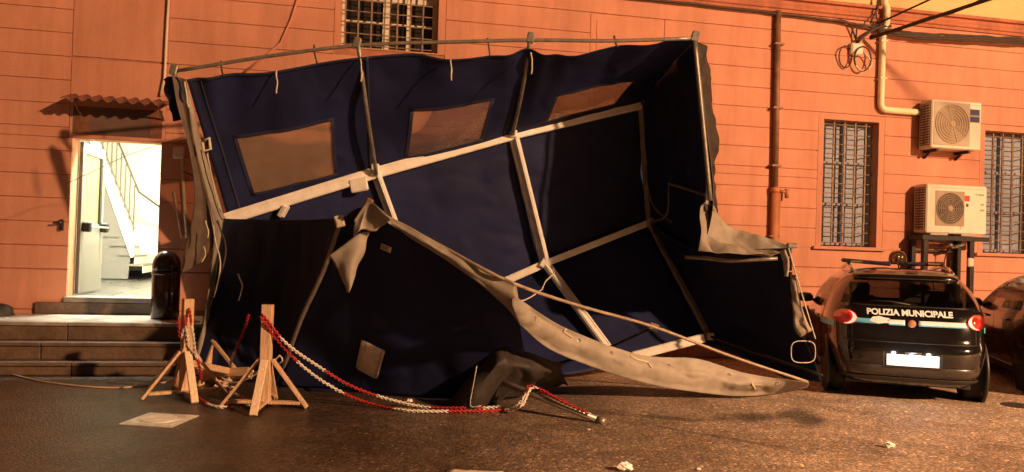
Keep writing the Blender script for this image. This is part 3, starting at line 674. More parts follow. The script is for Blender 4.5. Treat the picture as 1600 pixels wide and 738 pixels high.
# ================================================================== COLLAPSED TENT
T = empty('collapsed_tent', V((0, 9.2, 0)), 'collapsed blue canvas tent with bent metal frame lying open on its side', 'tent')
def Yt(px): return 9.0+(px-275)/810*.15
def Ye(px): return 9.9+(px-355)/645*1.0
def TP(px, py): return P(px, py, Yt(px))
def EP(px, py): return P(px, py, Ye(px)-.03)
# ---- frame
topb = [(271, 112), (420, 88), (560, 71), (700, 66), (828, 63), (960, 64), (1086, 60)]
link('base_bar', MB().tube(cr([TP(*q_) for q_ in topb], 26), .022, 8), 'pole', T, True)
for px, py in ((272, 112), (558, 70), (829, 62), (1086, 60)):
    p = TP(px, py); link('joint', MB().box(p+V((0, 0, .02)), (.085, .06, .12), Matrix.Rotation(.2, 3, 'Y')), 'pole', T, bevel=.01)
def legtube(name, pts, r=.022, m='pole'): return link(name, MB().tube(cr([P(*q_) for q_ in pts], 10), r, 8), m, T, True)
legtube('leg', [(271, 112, 8.98), (308, 235, 9.35), (348, 340, 9.82)], .020)
legtube('leg', [(560, 72, 9.04), (574, 180, 9.5), (588, 272, 10.15)], .026)
legtube('leg', [(828, 64, 9.09), (816, 140, 9.7), (801, 210, 10.48)], .026)
legtube('leg', [(1085, 62, 9.15), (1097, 180, 9.2), (1110, 314, 9.25)], .028)
def bar(name, p, q_, w, h, m='alu', lip=True, up=(0, 0, 1)):
    o = link(name, MB().beam(p, q_, w, h, up), m, T, bevel=.006)
    if lip:
        d = (q_-p).normalized(); x = d.cross(V(up)).normalized(); y = x.cross(d)
        s = x if w > h else y; k = max(w, h)
        view = (C0-(p+q_)/2); n_ = (y if w > h else x); n_ = n_ if n_.dot(view) > 0 else -n_
        for sg in (-1, 1):
            of = s*(sg*k*.33)+n_*(min(w, h)/2+.006)
            link('flange', MB().beam(p+of, q_+of, *((k*.24, .014) if w > h else (.014, k*.24)), up), m, o, bevel=.003)
    return o
e1, e2, e3, e4 = EP(352, 343), EP(587, 270), EP(802, 210), EP(1001, 163)
bar('eave_bar', e1, e2, .05, .15); bar('eave_bar', e2, e3, .05, .15); bar('eave_bar', e3, e4, .05, .14)
r2, r3, r4 = P(668, 492, 10.9), P(852, 412, 11.02), P(1014, 348, 11.3)
r1 = P(500, 560, 10.75)
b2, b3, b4 = P(790, 596, 9.9), P(952, 548, 10.1), P(1108, 525, 10.2)
for nm, p, q_, w, h in (('rafter', e2, r2, .15, .05), ('rafter', e3, r3, .155, .05), ('rafter', r3, b3, .14, .05)): bar(nm, p, q_, w, h)
bar('rafter', e4, r4, .075, .05, 'pole', False); bar('rafter', r4, b4, .08, .05, 'pole', False)
bar('ridge_bar', r2, r3, .05, .105); bar('ridge_bar', r3, r4, .05, .09, 'alu', False)
bar('lower_eave_bar', b3+V((.3, 0, -.06)), P(1100, 528, 10.15), .05, .11)
bar('brace', EP(438, 338), EP(449, 322)+V((0, -.05, 0)), .10, .04, 'alu', True)
for p in (e2, e3): link('joint', MB().box(p+V((0, -.05, .03)), (.10, .06, .16)), 'alu', T, bevel=.012)
link('joint_plate', MB().box(EP(562, 290)+V((0, -.06, 0)), (.23, .03, .17), Matrix.Rotation(-.22, 3, 'Y')), 'alu', T, bevel=.015)
link('joint', MB().box(r3+V((0, -.06, 0)), (.14, .05, .14), Matrix.Rotation(.5, 3, 'Y')), 'alu', T, bevel=.012)
link('joint', MB().box(r4+V((.02, -.04, 0)), (.12, .06, .14)), 'pole', T, bevel=.012)
link('joint', MB().box(b4+V((0, -.03, 0)), (.10, .08, .10)), 'pole', T, bevel=.012)
low = [(574, 322, 7.42), (690, 385, 7.68), (795, 440, 7.97), (905, 478, 8.35), (1022, 511, 8.75), (1140, 556, 8.85), (1262, 597, 8.93)]
def dY(px):
    tb = [(500, 0), (575, .35), (690, -.25), (800, -.85), (885, -.6), (1000, -.27), (1100, 0)]
    if px <= 500 or px >= 1100: return 0
    for (a_, b_), (c_, d_) in zip(tb, tb[1:]):
        if a_ <= px <= c_: return b_+(d_-b_)*(px-a_)/(c_-a_)
def Pf(px, py, Y): return P(px, py, Y+dY(px)*max(0, min(1, (632-py)/185)))
link('base_bar', MB().tube(cr([Pf(*q_) for q_ in low], 30), .017, 8), 'bar_dull', T, True)
link('joint', MB().box(P(1021, 511, 8.72), (.11, .08, .08), Matrix.Rotation(.3, 3, 'Y')), 'pole', T, bevel=.01)
legtube('leg', [(1020, 512, 8.75), (985, 528, 9.4), (945, 546, 10.05)], .018, 'darkmetal')
legtube('leg', [(1110, 526, 10.15), (1200, 558, 9.5), (1285, 587, 8.9)], .016, 'darkmetal')
legtube('leg', [(534, 342, 7.95), (505, 425, 8.2), (470, 500, 8.45), (434, 602, 8.85)], .024)
link('joint', MB().box(P(531, 346, 7.93), (.09, .07, .12), Matrix.Rotation(-.3, 3, 'Y')), 'strap', T, bevel=.01)
legtube('brace', [(1008, 270, 11.1), (1020, 320, 11.0), (1050, 348, 10.6)], .012); legtube('brace', [(1045, 290, 10.4), (1042, 335, 10.3), (1018, 348, 11.0)], .013)
legtube('brace', [(1045, 287, 10.3), (1078, 297, 9.9), (1106, 306, 9.4)], .018)
legtube('brace', [(1070, 402, 9.4), (1105, 404, 9.3), (1140, 408, 9.2), (1215, 404, 9.05)], .022)
# ---- the wall with the three windows
top = [(292, 125), (345, 118), (432, 111), (500, 99), (560, 89), (640, 86), (705, 93), (770, 88), (830, 80), (885, 89), (960, 73), (1030, 68), (1084, 64)]
tr = [TP(*q_) for q_ in top]
bt = [EP(352+(1000-352)*i/12, 343+(166-343)*i/12)+V((0, .09, .02)) for i in range(13)]
mid = [tr[i].lerp(bt[i], .5)+V((0, .02, -.01)) for i in range(13)]
WIN = [(.076, .262, .44, .87), (.436, .607, .45, .875), (.770, .925, .50, .86)]
us = sorted({i/110 for i in range(111)} | {w_[i] for w_ in WIN for i in (0, 1)}); vs_ = sorted({i/36 for i in range(37)} | {w_[i] for w_ in WIN for i in (2, 3)})
inw = lambda u, v: any(w_[0] < u < w_[1] and w_[2] < v < w_[3] for w_ in WIN)
kw = dict(amp=.03, sc=1.1, seed=3, ani=(1.6, 1, .55), pleat=lambda u, v: .036*math.exp(-3.2*v)*math.sin(u*52+3*math.sin(u*9)+v*4*math.sin(u*17))*(.5+.5*math.sin(u*21)))
sw, swm = cloth('window_wall', [tr, mid, bt], T, us=us, vs=vs_, hole=inw, **kw)
for w_ in WIN:
    u_ = [w_[0]-.004+(w_[1]-w_[0]+.008)*i/20 for i in range(21)]; v_ = [w_[2]-.01+(w_[3]-w_[2]+.02)*i/12 for i in range(13)]
    cloth('window', [tr, mid, bt], sw, us=u_, vs=v_, mats=('film',), th=.0, fn=lambda p, u, v: p+V((0, .012, 0)), **kw)
off = dict(fn=lambda p, u, v: p+V((0, -.010, 0)), mats=('navy_hem', 'navy_hem'), th=.002)
cloth('hem_band', [tr, mid, bt], sw, us=us, vs=[0, .012, .024], **kw, **off)
for u0 in (.345, .665, .03): cloth('seam', [tr, mid, bt], sw, us=[u0, u0+.003, u0+.006], vs=[i/30 for i in range(31)], **kw, **off)
for w_ in WIN:
    for (ua, ub, va, vb) in ((w_[0]-.008, w_[1]+.008, w_[2]-.022, w_[2]), (w_[0]-.008, w_[1]+.008, w_[3], w_[3]+.022), (w_[0]-.008, w_[0], w_[2], w_[3]), (w_[1], w_[1]+.008, w_[2], w_[3])):
        cloth('window_border', [tr, mid, bt], sw, us=[ua+(ub-ua)*i/12 for i in range(13)], vs=[va+(vb-va)*i/6 for i in range(7)], **kw, **off)
# ---- roof slopes
ridge = [P(420, 575, 10.6), P(590, 525, 10.85), P(800, 435, 11.05), P(1014, 346, 11.38)]
ridge = [p+V((0, .03, 0)) for p in ridge]
eav = [EP(352, 345), EP(587, 272), EP(802, 212), EP(1002, 165)]; eav = [p+V((0, .055, 0)) for p in eav]
cloth('roof_panel', [eav, [a_.lerp(b_, .5)+V((0, .03, 0)) for a_, b_ in zip(eav, ridge)], ridge], T, 90, 60, amp=.022, sc=1.3, seed=5, crisp=True)
leav = [P(480, 612, 9.3), P(640, 612, 9.4), P(800, 598, 9.6), P(950, 575, 9.9), P(1110, 528, 10.28)]; leav = [p+V((0, .06, 0)) for p in leav]
rid2 = [evalcr(ridge, t) for t in (0, .25, .5, .78, 1)]
cloth('roof_panel', [rid2, [a_.lerp(b_, .5)+V((0, .05, -.02)) for a_, b_ in zip(rid2, leav)], leav], T, 60, 36, amp=.025, sc=1.0, seed=8, ani=(1.4, 1, .6))
# ---- right gable
gb = [P(996, 152, 11.0), P(1006, 250, 11.15), P(1014, 348, 11.40), P(1050, 410, 11.0)]
gf = [P(1088, 56, 9.2), P(1103, 180, 9.24), P(1115, 314, 9.3), P(1098, 405, 9.3)]
gm_ = [a_.lerp(b_, .5)+V((k_, .03, 0)) for a_, b_, k_ in zip(gb, gf, (0, .06, .12, .1))]
cloth('gable_wall', [gb, gm_, gf], T, 40, 40, amp=.05, sc=1.4, seed=11, ani=(1, 1.4, .6), mats=('navy_in', 'tarp_out'))
ggl = [[P(1004, 338, 11.45), P(1072, 384, 10.2), P(1150, 390, 9.6), P(1234, 388, 9.15)],
       [P(1046, 440, 11.0), P(1115, 470, 10.4), P(1180, 480, 9.9), P(1243, 492, 9.2)],
       [P(1090, 535, 10.4), P(1165, 560, 9.9), P(1225, 590, 9.5), P(1283, 598, 9.1)]]
cloth('gable_wall', ggl, T, 40, 36, amp=.05, sc=1.6, seed=12)
sl_ = [[P(1084, 62, 9.26), P(1092, 140, 9.28), P(1098, 215, 9.3), P(1102, 270, 9.32), P(1100, 330, 9.34)],
       [P(1098, 72, 9.4), P(1106, 140, 9.5), P(1116, 215, 9.55), P(1112, 270, 9.5), P(1114, 330, 9.5)],
       [P(1101, 80, 9.6), P(1106, 145, 9.75), P(1118, 220, 9.8), P(1108, 275, 9.8), P(1118, 335, 9.7)]]
cloth('torn_edge', sl_, T, 60, 14, amp=.05, sc=3.5, seed=13, mats=('tarp_shaded', 'tarp_shaded'))
fl = [[P(1106, 312, 9.3), P(1118, 322, 9.4), P(1134, 347, 9.6), P(1175, 366, 9.6), P(1240, 382, 9.3)],
      [P(1100, 345, 9.2), P(1116, 362, 9.25), P(1140, 374, 9.35), P(1182, 382, 9.35), P(1238, 388, 9.2)],
      [P(1090, 392, 9.1), P(1115, 393, 9.0), P(1150, 396, 8.98), P(1185, 396, 9.0), P(1230, 396, 9.05)]]
cloth('folded_corner', fl, T, 80, 50, amp=.10, sc=2.3, seed=14, mats=('tarp_out', 'tarp_out'), ani=(1.6, 1.2, .7))
cloth('torn_edge', [[P(1218, 392, 9.05), P(1224, 410, 9.05), P(1227, 432, 9.03)], [P(1228, 390, 9.0), P(1234, 410, 8.98), P(1232, 432, 9.0)]], T, 14, 8, amp=.03, sc=5, seed=15, mats=('tarp_out', 'tarp_out'))
cloth('torn_edge', [[P(1236, 428, 9.05), P(1239, 470, 9.05), P(1240, 510, 9.03), P(1250, 528, 9.0)], [P(1246, 430, 9.0), P(1251, 470, 8.98), P(1262, 505, 9.0), P(1268, 515, 9.0)]], T, 24, 10, amp=.06, sc=5, seed=16, mats=('tarp_out', 'tarp_out'))
link('joint', MB().box(P(1237, 384, 9.05), (.11, .06, .06)), 'pole', T, bevel=.01)
legtube('guy_rope', [(1232, 388, 9.0), (1250, 450, 8.95), (1274, 530, 8.9)], .008, 'strap'); legtube('guy_rope', [(1228, 425, 9.0), (1242, 424, 8.97), (1250, 426, 8.95)], .007, 'strap')
link('wire_loop', MB().tube([P(1255+19*math.copysign(abs(math.cos(t))**.6, math.cos(t)), 550+17*math.copysign(abs(math.sin(t))**.6, math.sin(t)), 8.97) for t in [i*math.pi/20 for i in range(41)]], .006, 5), 'strap', T, True)
# ---- fallen front panels
f1 = [[P(350, 342, 9.75), P(400, 343, 9.3), P(465, 344, 8.7), P(533, 341, 8.05)],
      [P(338, 420, 9.6), P(395, 420, 9.35), P(460, 425, 8.85), P(505, 425, 8.3)],
      [P(322, 500, 9.45), P(385, 500, 9.2), P(440, 505, 8.9), P(475, 500, 8.55)],
      [P(290, 588, 9.2), P(350, 590, 9.0), P(400, 597, 8.9), P(436, 604, 8.8)]]
f1o, f1m = cloth('front_panel', f1, T, 44, 40, amp=.045, sc=1.6, seed=21, ani=(1.6, 1.2, .5))
f2 = [[Pf(531, 343, 7.95), Pf(578, 326, 7.45), Pf(690, 394, 7.70), Pf(795, 446, 7.99), Pf(812, 500, 8.05)],
      [Pf(505, 430, 8.2), Pf(570, 420, 7.75), Pf(670, 455, 7.8), Pf(770, 490, 8.0), Pf(815, 530, 8.1)],
      [Pf(465, 520, 8.55), Pf(555, 520, 8.1), Pf(650, 535, 8.0), Pf(740, 555, 8.1), Pf(818, 560, 8.3)],
      [Pf(434, 604, 8.8), G(535, 610, .012), G(632, 620, .012), G(725, 624, .012), G(800, 622, .012)]]
f2o, f2m = cloth('front_panel', f2, T, 60, 50, amp=.028, sc=1.1, seed=22, ani=(1.5, 1.2, .6))
t2 = bvh(f2m); t1 = bvh(f1m)
def decal(name, quad, m, n=6, off=.014):
    mb = MB(); g = []
    for j in range(n):
        for i in range(n):
            u, v = i/(n-1), j/(n-1)
            px = (quad[0][0]*(1-u)+quad[1][0]*u)*(1-v)+(quad[3][0]*(1-u)+quad[2][0]*u)*v
            py = (quad[0][1]*(1-u)+quad[1][1]*u)*(1-v)+(quad[3][1]*(1-u)+quad[2][1]*u)*v
            g.append(hit(t2, px, py, off) or Pf(px, py, 7.9))
    mb.add(g, [(j*n+i, j*n+i+1, (j+1)*n+i+1, (j+1)*n+i) for j in range(n-1) for i in range(n-1)])
    return link(name, mb, m, f2o, True, solid=.003)
decal('pocket', [(568, 532), (600, 548), (586, 592), (558, 577)], 'label'); decal('pocket_edge', [(565, 531), (570, 534), (562, 577), (556, 574)], 'strap', off=.022); decal('pocket_edge', [(597, 546), (602, 549), (589, 592), (584, 590)], 'strap', off=.022)
decal('tag', [(596, 380), (612, 387), (610, 396), (594, 389)], 'strap'); decal('tag_print', [(597, 382.5), (606, 386.5), (605, 391), (596, 387)], 'grey_mark', off=.02)
hem = [[Pf(574, 321, 7.40), Pf(640, 354, 7.52), Pf(690, 384, 7.65), Pf(740, 412, 7.78), Pf(796, 438, 7.93), Pf(806, 446, 7.93)],
       [Pf(590, 336, 7.36), Pf(640, 366, 7.48), Pf(692, 396, 7.60), Pf(745, 430, 7.74), Pf(795, 462, 7.89), Pf(812, 478, 7.9)],
       [Pf(608, 348, 7.40), Pf(640, 372, 7.52), Pf(695, 406, 7.64), Pf(752, 446, 7.79), Pf(790, 480, 7.95), Pf(812, 508, 7.96)]]
cloth('turned_hem', hem, T, 50, 12, amp=.025, sc=3, seed=23, mats=('tarp_out', 'tarp_out'))
cloth('folded_corner', [[Pf(553, 345, 7.40), Pf(568, 322, 7.30), Pf(580, 317, 7.28), Pf(596, 328, 7.28), Pf(612, 343, 7.33)], [Pf(552, 372, 7.42), Pf(560, 362, 7.32), Pf(568, 358, 7.30), Pf(578, 362, 7.30), Pf(588, 362, 7.36)]], T, 24, 14, amp=.03, sc=4, seed=24, mats=('tarp_out', 'tarp_out'))
cloth('folded_corner', [[Pf(514, 400, 7.62), Pf(536, 384, 7.50), Pf(560, 366, 7.40), Pf(578, 362, 7.36)], [Pf(530, 430, 7.60), Pf(540, 422, 7.50), Pf(553, 410, 7.42), Pf(570, 392, 7.40)], [Pf(541, 457, 7.58), Pf(544, 457, 7.55), Pf(547, 455, 7.53), Pf(556, 430, 7.48)]], T, 22, 16, amp=.03, sc=4, seed=25, mats=('tarp_out', 'tarp_out'))
link('joint', MB().box(Pf(576, 318, 7.36), (.07, .06, .10), Matrix.Rotation(.4, 3, 'Y')), 'rustpipe', T, bevel=.012)
sk = [[Pf(803, 462, 7.86), Pf(885, 513, 8.2), Pf(1000, 554, 8.62), Pf(1090, 561, 8.8), Pf(1170, 584, 8.86), Pf(1264, 599, 8.92)],
      [Pf(802, 482, 7.82), Pf(880, 532, 8.12), Pf(1000, 572, 8.5), Pf(1090, 586, 8.7), Pf(1172, 604, 8.8), Pf(1264, 603, 9.2)],
      [Pf(812, 508, 7.90), Pf(872, 553, 8.15), Pf(1000, 597, 8.55), Pf(1095, 614, 8.75), Pf(1175, 620, 9.0), Pf(1262, 607, 9.6)]]
sko, skm = cloth('ground_skirt', sk, T, 140, 36, amp=.026, sc=1.9, seed=26, mats=('tarp_out', 'tarp_out'), crisp=True)
tsk = bvh(skm)
for pts in (((884, 512), (890, 522), (900, 524)), ((885, 514), (880, 518), (893, 527)), ((985, 556), (996, 562), (1012, 566)), ((1012, 566), (1018, 574)), ((1094, 560), (1096, 578), (1101, 592)), ((1175, 600), (1180, 608))):
    p = [hit(tsk, *q_, .015) for q_ in pts]
    if all(p): link('tie_strap', MB().tube(p, .011, 6), 'strap' if pts[0][0] != 1094 else 'cable', sko, True)
for px, py in ((836, 498), (905, 532), (955, 552), (1045, 572), (1140, 586), (1215, 598)):
    p = hit(tsk, px, py, .006)
    if p: link('eyelet', MB().tube([p+V((.016*math.cos(t), -.003, .016*math.sin(t))) for t in [i*math.pi/5 for i in range(11)]], .005, 5), 'chrome', sko, True)
# crumpled outer cloth at the ground and a loose pole
cr_ = [[P(692, 630, 8.0), P(716, 606, 7.95), P(748, 572, 7.9), P(779, 538, 7.88), P(822, 548, 8.0), P(880, 574, 8.3)],
       [P(690, 634, 7.9), P(718, 624, 7.8), P(748, 602, 7.72), P(782, 576, 7.7), P(826, 584, 7.95), P(882, 592, 8.5)],
       [G(690, 637, .015), G(724, 641, .015), G(752, 638, .015), G(788, 628, .015), G(835, 614, .015), G(888, 605, .015)]]
cloth('crumpled_flap', cr_, T, 80, 46, amp=.05, sc=2.6, seed=27, mats=('tarp_shaded', 'tarp_shaded'), pin=False, ani=(1.7, 1, .6))
lp0, lp1 = P(760, 588, 8.0), G(934, 656, .03)
link('loose_pole', MB().tube([lp0, lp1], .032, 10), 'pole', T, True); link('pole_foot', MB().tube([lp1, lp1+(lp1-lp0).normalized()*.07], .038, 10), 'pole', T, True)
legtube('tie_strap', [(745, 572, 7.75), (740, 600, 7.7), (735, 634, 7.72), (752, 634, 7.7)], .004, 'strap')
# ---- left strip of outer cloth and dangling straps
lf = [(268, 118, 8.80), (278, 170, 8.85), (294, 230, 8.90), (303, 290, 9.00), (300, 340, 9.10), (289, 385, 9.15), (283, 428, 9.20)]
rf = [(291, 124, 8.85), (297, 180, 8.90), (308, 240, 9.00), (324, 300, 9.10), (333, 345, 9.20), (336, 378, 9.25), (311, 412, 9.25)]
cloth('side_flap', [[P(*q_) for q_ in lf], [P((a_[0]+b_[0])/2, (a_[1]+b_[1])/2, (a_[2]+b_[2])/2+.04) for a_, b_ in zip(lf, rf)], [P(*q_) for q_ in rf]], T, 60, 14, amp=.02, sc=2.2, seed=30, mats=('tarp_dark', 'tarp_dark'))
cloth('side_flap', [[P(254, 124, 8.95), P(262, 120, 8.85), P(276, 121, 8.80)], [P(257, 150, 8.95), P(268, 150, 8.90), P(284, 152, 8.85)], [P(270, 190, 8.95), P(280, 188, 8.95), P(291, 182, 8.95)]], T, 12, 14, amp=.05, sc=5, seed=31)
lgf = [P(289, 124, 8.95), P(305, 235, 9.05), P(330, 345, 9.15), P(332, 400, 9.2), P(318, 490, 9.1), P(298, 588, 9.0)]
lgb = [P(291, 127, 9.02), P(318, 235, 9.4), P(350, 342, 9.85), P(345, 410, 9.75), P(330, 495, 9.55), P(300, 590, 9.25)]
cloth('gable_wall', [lgf, [a_.lerp(b_, .5)+V((-.05, 0, 0)) for a_, b_ in zip(lgf, lgb)], lgb], T, 50, 24, amp=.03, sc=1.4, seed=33)
def strap(pts, r=.011, m='strap'):
    p = cr([P(*q_) for q_ in pts], 12); return link('tie_strap', MB().tube([v+V((.012*noise.noise(v*9), .01*noise.noise(v*11), 0)) for v in p], [r*(.7+.5*abs(noise.noise(v*14))) for v in p], 6), m, T, True)
for px, y0, y1 in ((431, 110, 146), (704, 93, 126), (829, 82, 116), (563, 92, 128)): strap([(px, y0, Yt(px)-.04), (px+2, (y0+y1)/2, Yt(px)-.03), (px+1, y1, Yt(px)-.02)])
strap([(289, 128, 8.5), (292, 155, 8.5), (296, 168, 8.5)])
for px, y0, y1 in ((345, 101, 119), (491, 76, 99), (762, 66, 88), (960, 62, 74)): strap([(px, y0-6, Yt(px)), (px+2, (y0+y1)/2, Yt(px)), (px+4, y1, Yt(px))], .013, 'cable')
strap([(333, 352, 9.0), (338, 385, 9.0), (345, 415, 8.95), (334, 465, 8.95)], .010); strap([(340, 345, 9.2), (352, 385, 9.1), (348, 420, 9.05), (330, 470, 9.0)], .012, 'cable')
strap([(372, 428, 9.1), (378, 448, 9.05), (373, 470, 9.05)], .011); strap([(318, 385, 8.95), (321, 400, 8.95), (316, 410, 8.95)], .009); strap([(322, 345, 8.95), (326, 362, 8.95), (324, 372, 8.95)], .010)
strap([(314, 235, 9.0), (325, 280, 9.2), (342, 335, 9.4), (350, 345, 9.5)], .009, 'cable'); strap([(324, 240, 9.0), (334, 290, 9.2), (345, 330, 9.4)], .010)
strap([(800, 452, 8.1), (808, 470, 8.1), (826, 466, 8.3), (848, 452, 8.8)], .010); strap([(846, 452, 8.9), (852, 440, 9.2), (865, 428, 9.6), (862, 418, 10)], .011)
link('buckle', MB().tube([P(316, 222, 8.9), P(327, 216, 8.9), P(329, 233, 8.92), P(319, 237, 8.92), P(316, 222, 8.9)], .018, 6), 'strap', T, True)
strap([(104, 287, 9.3), (150, 266, 9.2), (200, 243, 9.1), (284, 215, 8.9)], .004, 'cable')
strap([(286, 268, 9.4), (305, 278, 9.3), (318, 300, 9.2)], .008, 'cable')

# ================================================================== TRESTLES
def trestle(loc, rz, label, rot=None, H=.98):
    e = empty('barrier_post', loc, label, 'barrier post', 'wooden barrier posts', rot=rot if rot is not None else (0, 0, rz))
    k = dict(local=True)
    link('post', MB().box((0, 0, .05+(H-.05)/2), (.098, .098, H-.05)), 'wood', e, bevel=.004, **k)
    for i in range(4):
        t = i*math.pi/2; c_, s_ = math.cos(t), math.sin(t); R3 = Matrix.Rotation(t, 3, 'Z')
        link('brace', MB().beam(R3 @ V((.062, 0, .46)), R3 @ V((.40, 0, .012)), .07, .028, R3 @ V((.4, 0, .35))), 'wood_pale' if i == 3 else 'wood', e, bevel=.003, **k)
        link('foot_board', MB().box(R3 @ V((.19, 0, .055+.001*i)), (.30, .07, .028), R3), 'wood', e, bevel=.003, **k)
    return e
trestle((-2.30, 7.62, 0), .06, 'pale wooden barrier post on four braces tied to the long sagging chain')
trestle((-3.22, 8.02, 0), .62, 'wooden barrier post on four braces beside the stone steps')
trestle((-3.35, 8.75, .10), 0, 'wooden barrier post toppled onto its side behind the two standing posts', rot=(math.radians(82), math.radians(30), math.radians(62)), H=.7)
# ================================================================== CHAINS
def chain(name, pts, label, phase=0, seg=.42, pitch=.0225):
    p = cr([V(q_) for q_ in pts], 160); L = [0]
    for a_, b_ in zip(p, p[1:]): L.append(L[-1]+(b_-a_).length)
    mb = MB(); s_ = 0; k = 0; i = 0
    while s_ < L[-1]-pitch:
        while L[i+1] < s_: i += 1
        c_ = p[i].lerp(p[i+1], (s_-L[i])/max(1e-6, L[i+1]-L[i])); t = (p[i+1]-p[i]).normalized()
        x = t.cross(V((.3, .2, 1))).normalized(); y = x.cross(t)
        if k % 2: x, y = y, -x
        c_ = c_+V((0, 0, .004*random.random()))
        ring = []
        for a_ in range(10):
            an = 2*math.pi*a_/10; ring.append(c_+t*(math.cos(an)*.0185)+x*(math.sin(an)*.0115))
        vs = []
        for a_ in range(10):
            d_ = (ring[a_]-c_).normalized()
            for b_ in range(5):
                bn_ = 2*math.pi*b_/5; vs.append(ring[a_]+(d_*math.cos(bn_)+y*math.sin(bn_))*.0062)
        fs = [(a_*5+b_, a_*5+(b_+1) % 5, ((a_+1) % 10)*5+(b_+1) % 5, ((a_+1) % 10)*5+b_) for a_ in range(10) for b_ in range(5)]
        mb.add(vs, fs, int((s_+phase)/seg) % 2); s_ += pitch; k += 1
    return tag(link(name, mb, ['red', 'chain_white'], smooth=True), label, 'chain')
tp = P(408, 497, 7.52)
lpz = lambda t: lp0.lerp(lp1, t)
chain('plastic_chain', [tp, P(432, 530, 7.6), P(472, 572, 7.7), P(520, 606, 7.75), P(575, 630, 7.8), G(640, 642, .02), G(720, 643, .02), G(790, 641, .02), P(815, 634, 7.6), lpz(.44)+V((0, -.03, .07)), lpz(.7)+V((0, -.05, .045)), lpz(.97)+V((-.02, -.04, .04))],
      'lower strand of red and white plastic chain ending on the loose pole', .0, .55)
chain('plastic_chain', [tp+V((.01, .03, .02)), P(445, 535, 7.6), P(490, 568, 7.7), P(545, 602, 7.8), P(600, 622, 7.85), P(660, 636, 7.85), G(720, 638, .03), G(775, 637, .03), P(812, 630, 7.7), lpz(.40)+V((0, .03, .06)), lpz(.52)+V((0, .03, .05)), lpz(.75)+V((0, .04, .04))],
      'upper strand of red and white plastic chain sagging above its twin', .3, .55)
chain('plastic_chain', [P(388, 494, 7.58), P(380, 520, 7.75), P(368, 548, 7.9), P(358, 574, 8.1)], 'short red chain strand dropping from the post to the toppled post', .05, .6)
chain('plastic_chain', [P(296, 485, 7.95), P(301, 520, 7.9), P(306, 555, 7.95), P(312, 575, 8.0), P(316, 600, 8.1)], 'red and white chain dangling from the post beside the steps', .2, .35)
chain('plastic_chain', [P(279, 500, 7.93), P(282, 528, 7.92), P(290, 512, 7.9), P(294, 540, 7.9), P(288, 492, 7.93)], 'red and white chain wound round the post beside the steps', .1, .3)
chain('plastic_chain', [G(310, 622, .02), G(330, 634, .02), G(352, 636, .02), G(372, 630, .02), G(392, 634, .02), G(360, 612, .02), G(336, 604, .02), G(372, 606, .02)], 'red and white chain heaped on the ground between the two standing posts', .0, .3)
# toppled guy wire and ground rope
gp = [G(-20, 574, .01), G(10, 583, .01), G(60, 595, .01), G(120, 603, .01), G(180, 606, .01), G(235, 602, .01), G(262, 596, .01), P(300, 584, 8.6), P(345, 575, 8.6)]
tag(link('ground_rope', MB().tube(cr(gp, 60), .010, 6), 'cable_pale', smooth=True), 'thin pale rope lying across the wet asphalt before the steps', 'rope')
gw = [P(345, 590, 8.5), P(366, 598, 8.4), P(395, 588, 8.3), P(430, 562, 8.2), P(437, 556, 8.2), P(440, 566, 8.2), P(415, 575, 8.3), P(385, 588, 8.35)]
tag(link('wire_loop', MB().tube(cr(gw, 50), .008, 6), 'strap', smooth=True), 'loose bent wire sticking up behind the pale barrier post', 'wire')
# ================================================================== MANHOLE COVER
mc = G(250, 657); mz = Matrix.Rotation(-.10, 3, 'Z')
mh = empty('manhole_cover', (mc.x, mc.y, 0), 'square ribbed steel manhole cover in the wet asphalt', 'manhole cover')
hw = .205
link('frame', MB().box((mc.x, mc.y, .004), (2*hw+.06, 2*hw+.06, .010), mz), 'cover', mh, bevel=.002)
pl_ = link('plate', MB().box((mc.x, mc.y, .0075), (2*hw, 2*hw, .012), mz), 'cover', mh, bevel=.002)
link('ring', MB().lathe([(.150, .012), (.150, .019), (.165, .019), (.165, .012)], mc, seg=36, cap=False), 'cover', pl_)
for i in range(11):
    x = -.14+.028*i; h_ = math.sqrt(max(0, .14**2-x*x))
    if h_ > .03: link('rib', MB().box(V((mc.x, mc.y, .0155))+mz @ V((x, 0, 0)), (.012, 2*h_, .006), mz), 'cover', pl_)
for i in range(9):
    x = -.112+.028*i; h_ = math.sqrt(max(0, .135**2-x*x))
    link('rib', MB().box(V((mc.x, mc.y, .0150))+mz @ V((0, x, 0)), (2*h_, .009, .005), mz), 'cover', pl_)
for sx in (-1, 1):
    for sy in (-1, 1):
        for k in range(3): link('rib', MB().box(V((mc.x, mc.y, .0152))+mz @ V((sx*(.185-.02*k), sy*.18, 0)), (.010, .035, .005), mz), 'cover', pl_)

# ================================================================== CARS
def pch(tab, z):
    n_ = len(tab)
    if z <= tab[0][0]: return tab[0][1]
    if z >= tab[-1][0]: return tab[-1][1]
    for i in range(n_-1):
        if tab[i][0] <= z <= tab[i+1][0]:
            x0, y0 = tab[i]; x1, y1 = tab[i+1]; h_ = x1-x0
            def sl2(j):
                if j <= 0 or j >= n_-1: k = 0 if j <= 0 else n_-2; return (tab[k+1][1]-tab[k][1])/(tab[k+1][0]-tab[k][0])
                a_ = (tab[j][1]-tab[j-1][1])/(tab[j][0]-tab[j-1][0]); b_ = (tab[j+1][1]-tab[j][1])/(tab[j+1][0]-tab[j][0])
                return 0 if a_*b_ <= 0 else 2*a_*b_/(a_+b_)
            t = (z-x0)/h_; m0, m1 = sl2(i), sl2(i+1)
            return (2*t**3-3*t*t+1)*y0+(t**3-2*t*t+t)*h_*m0+(-2*t**3+3*t*t)*y1+(t**3-t*t)*h_*m1
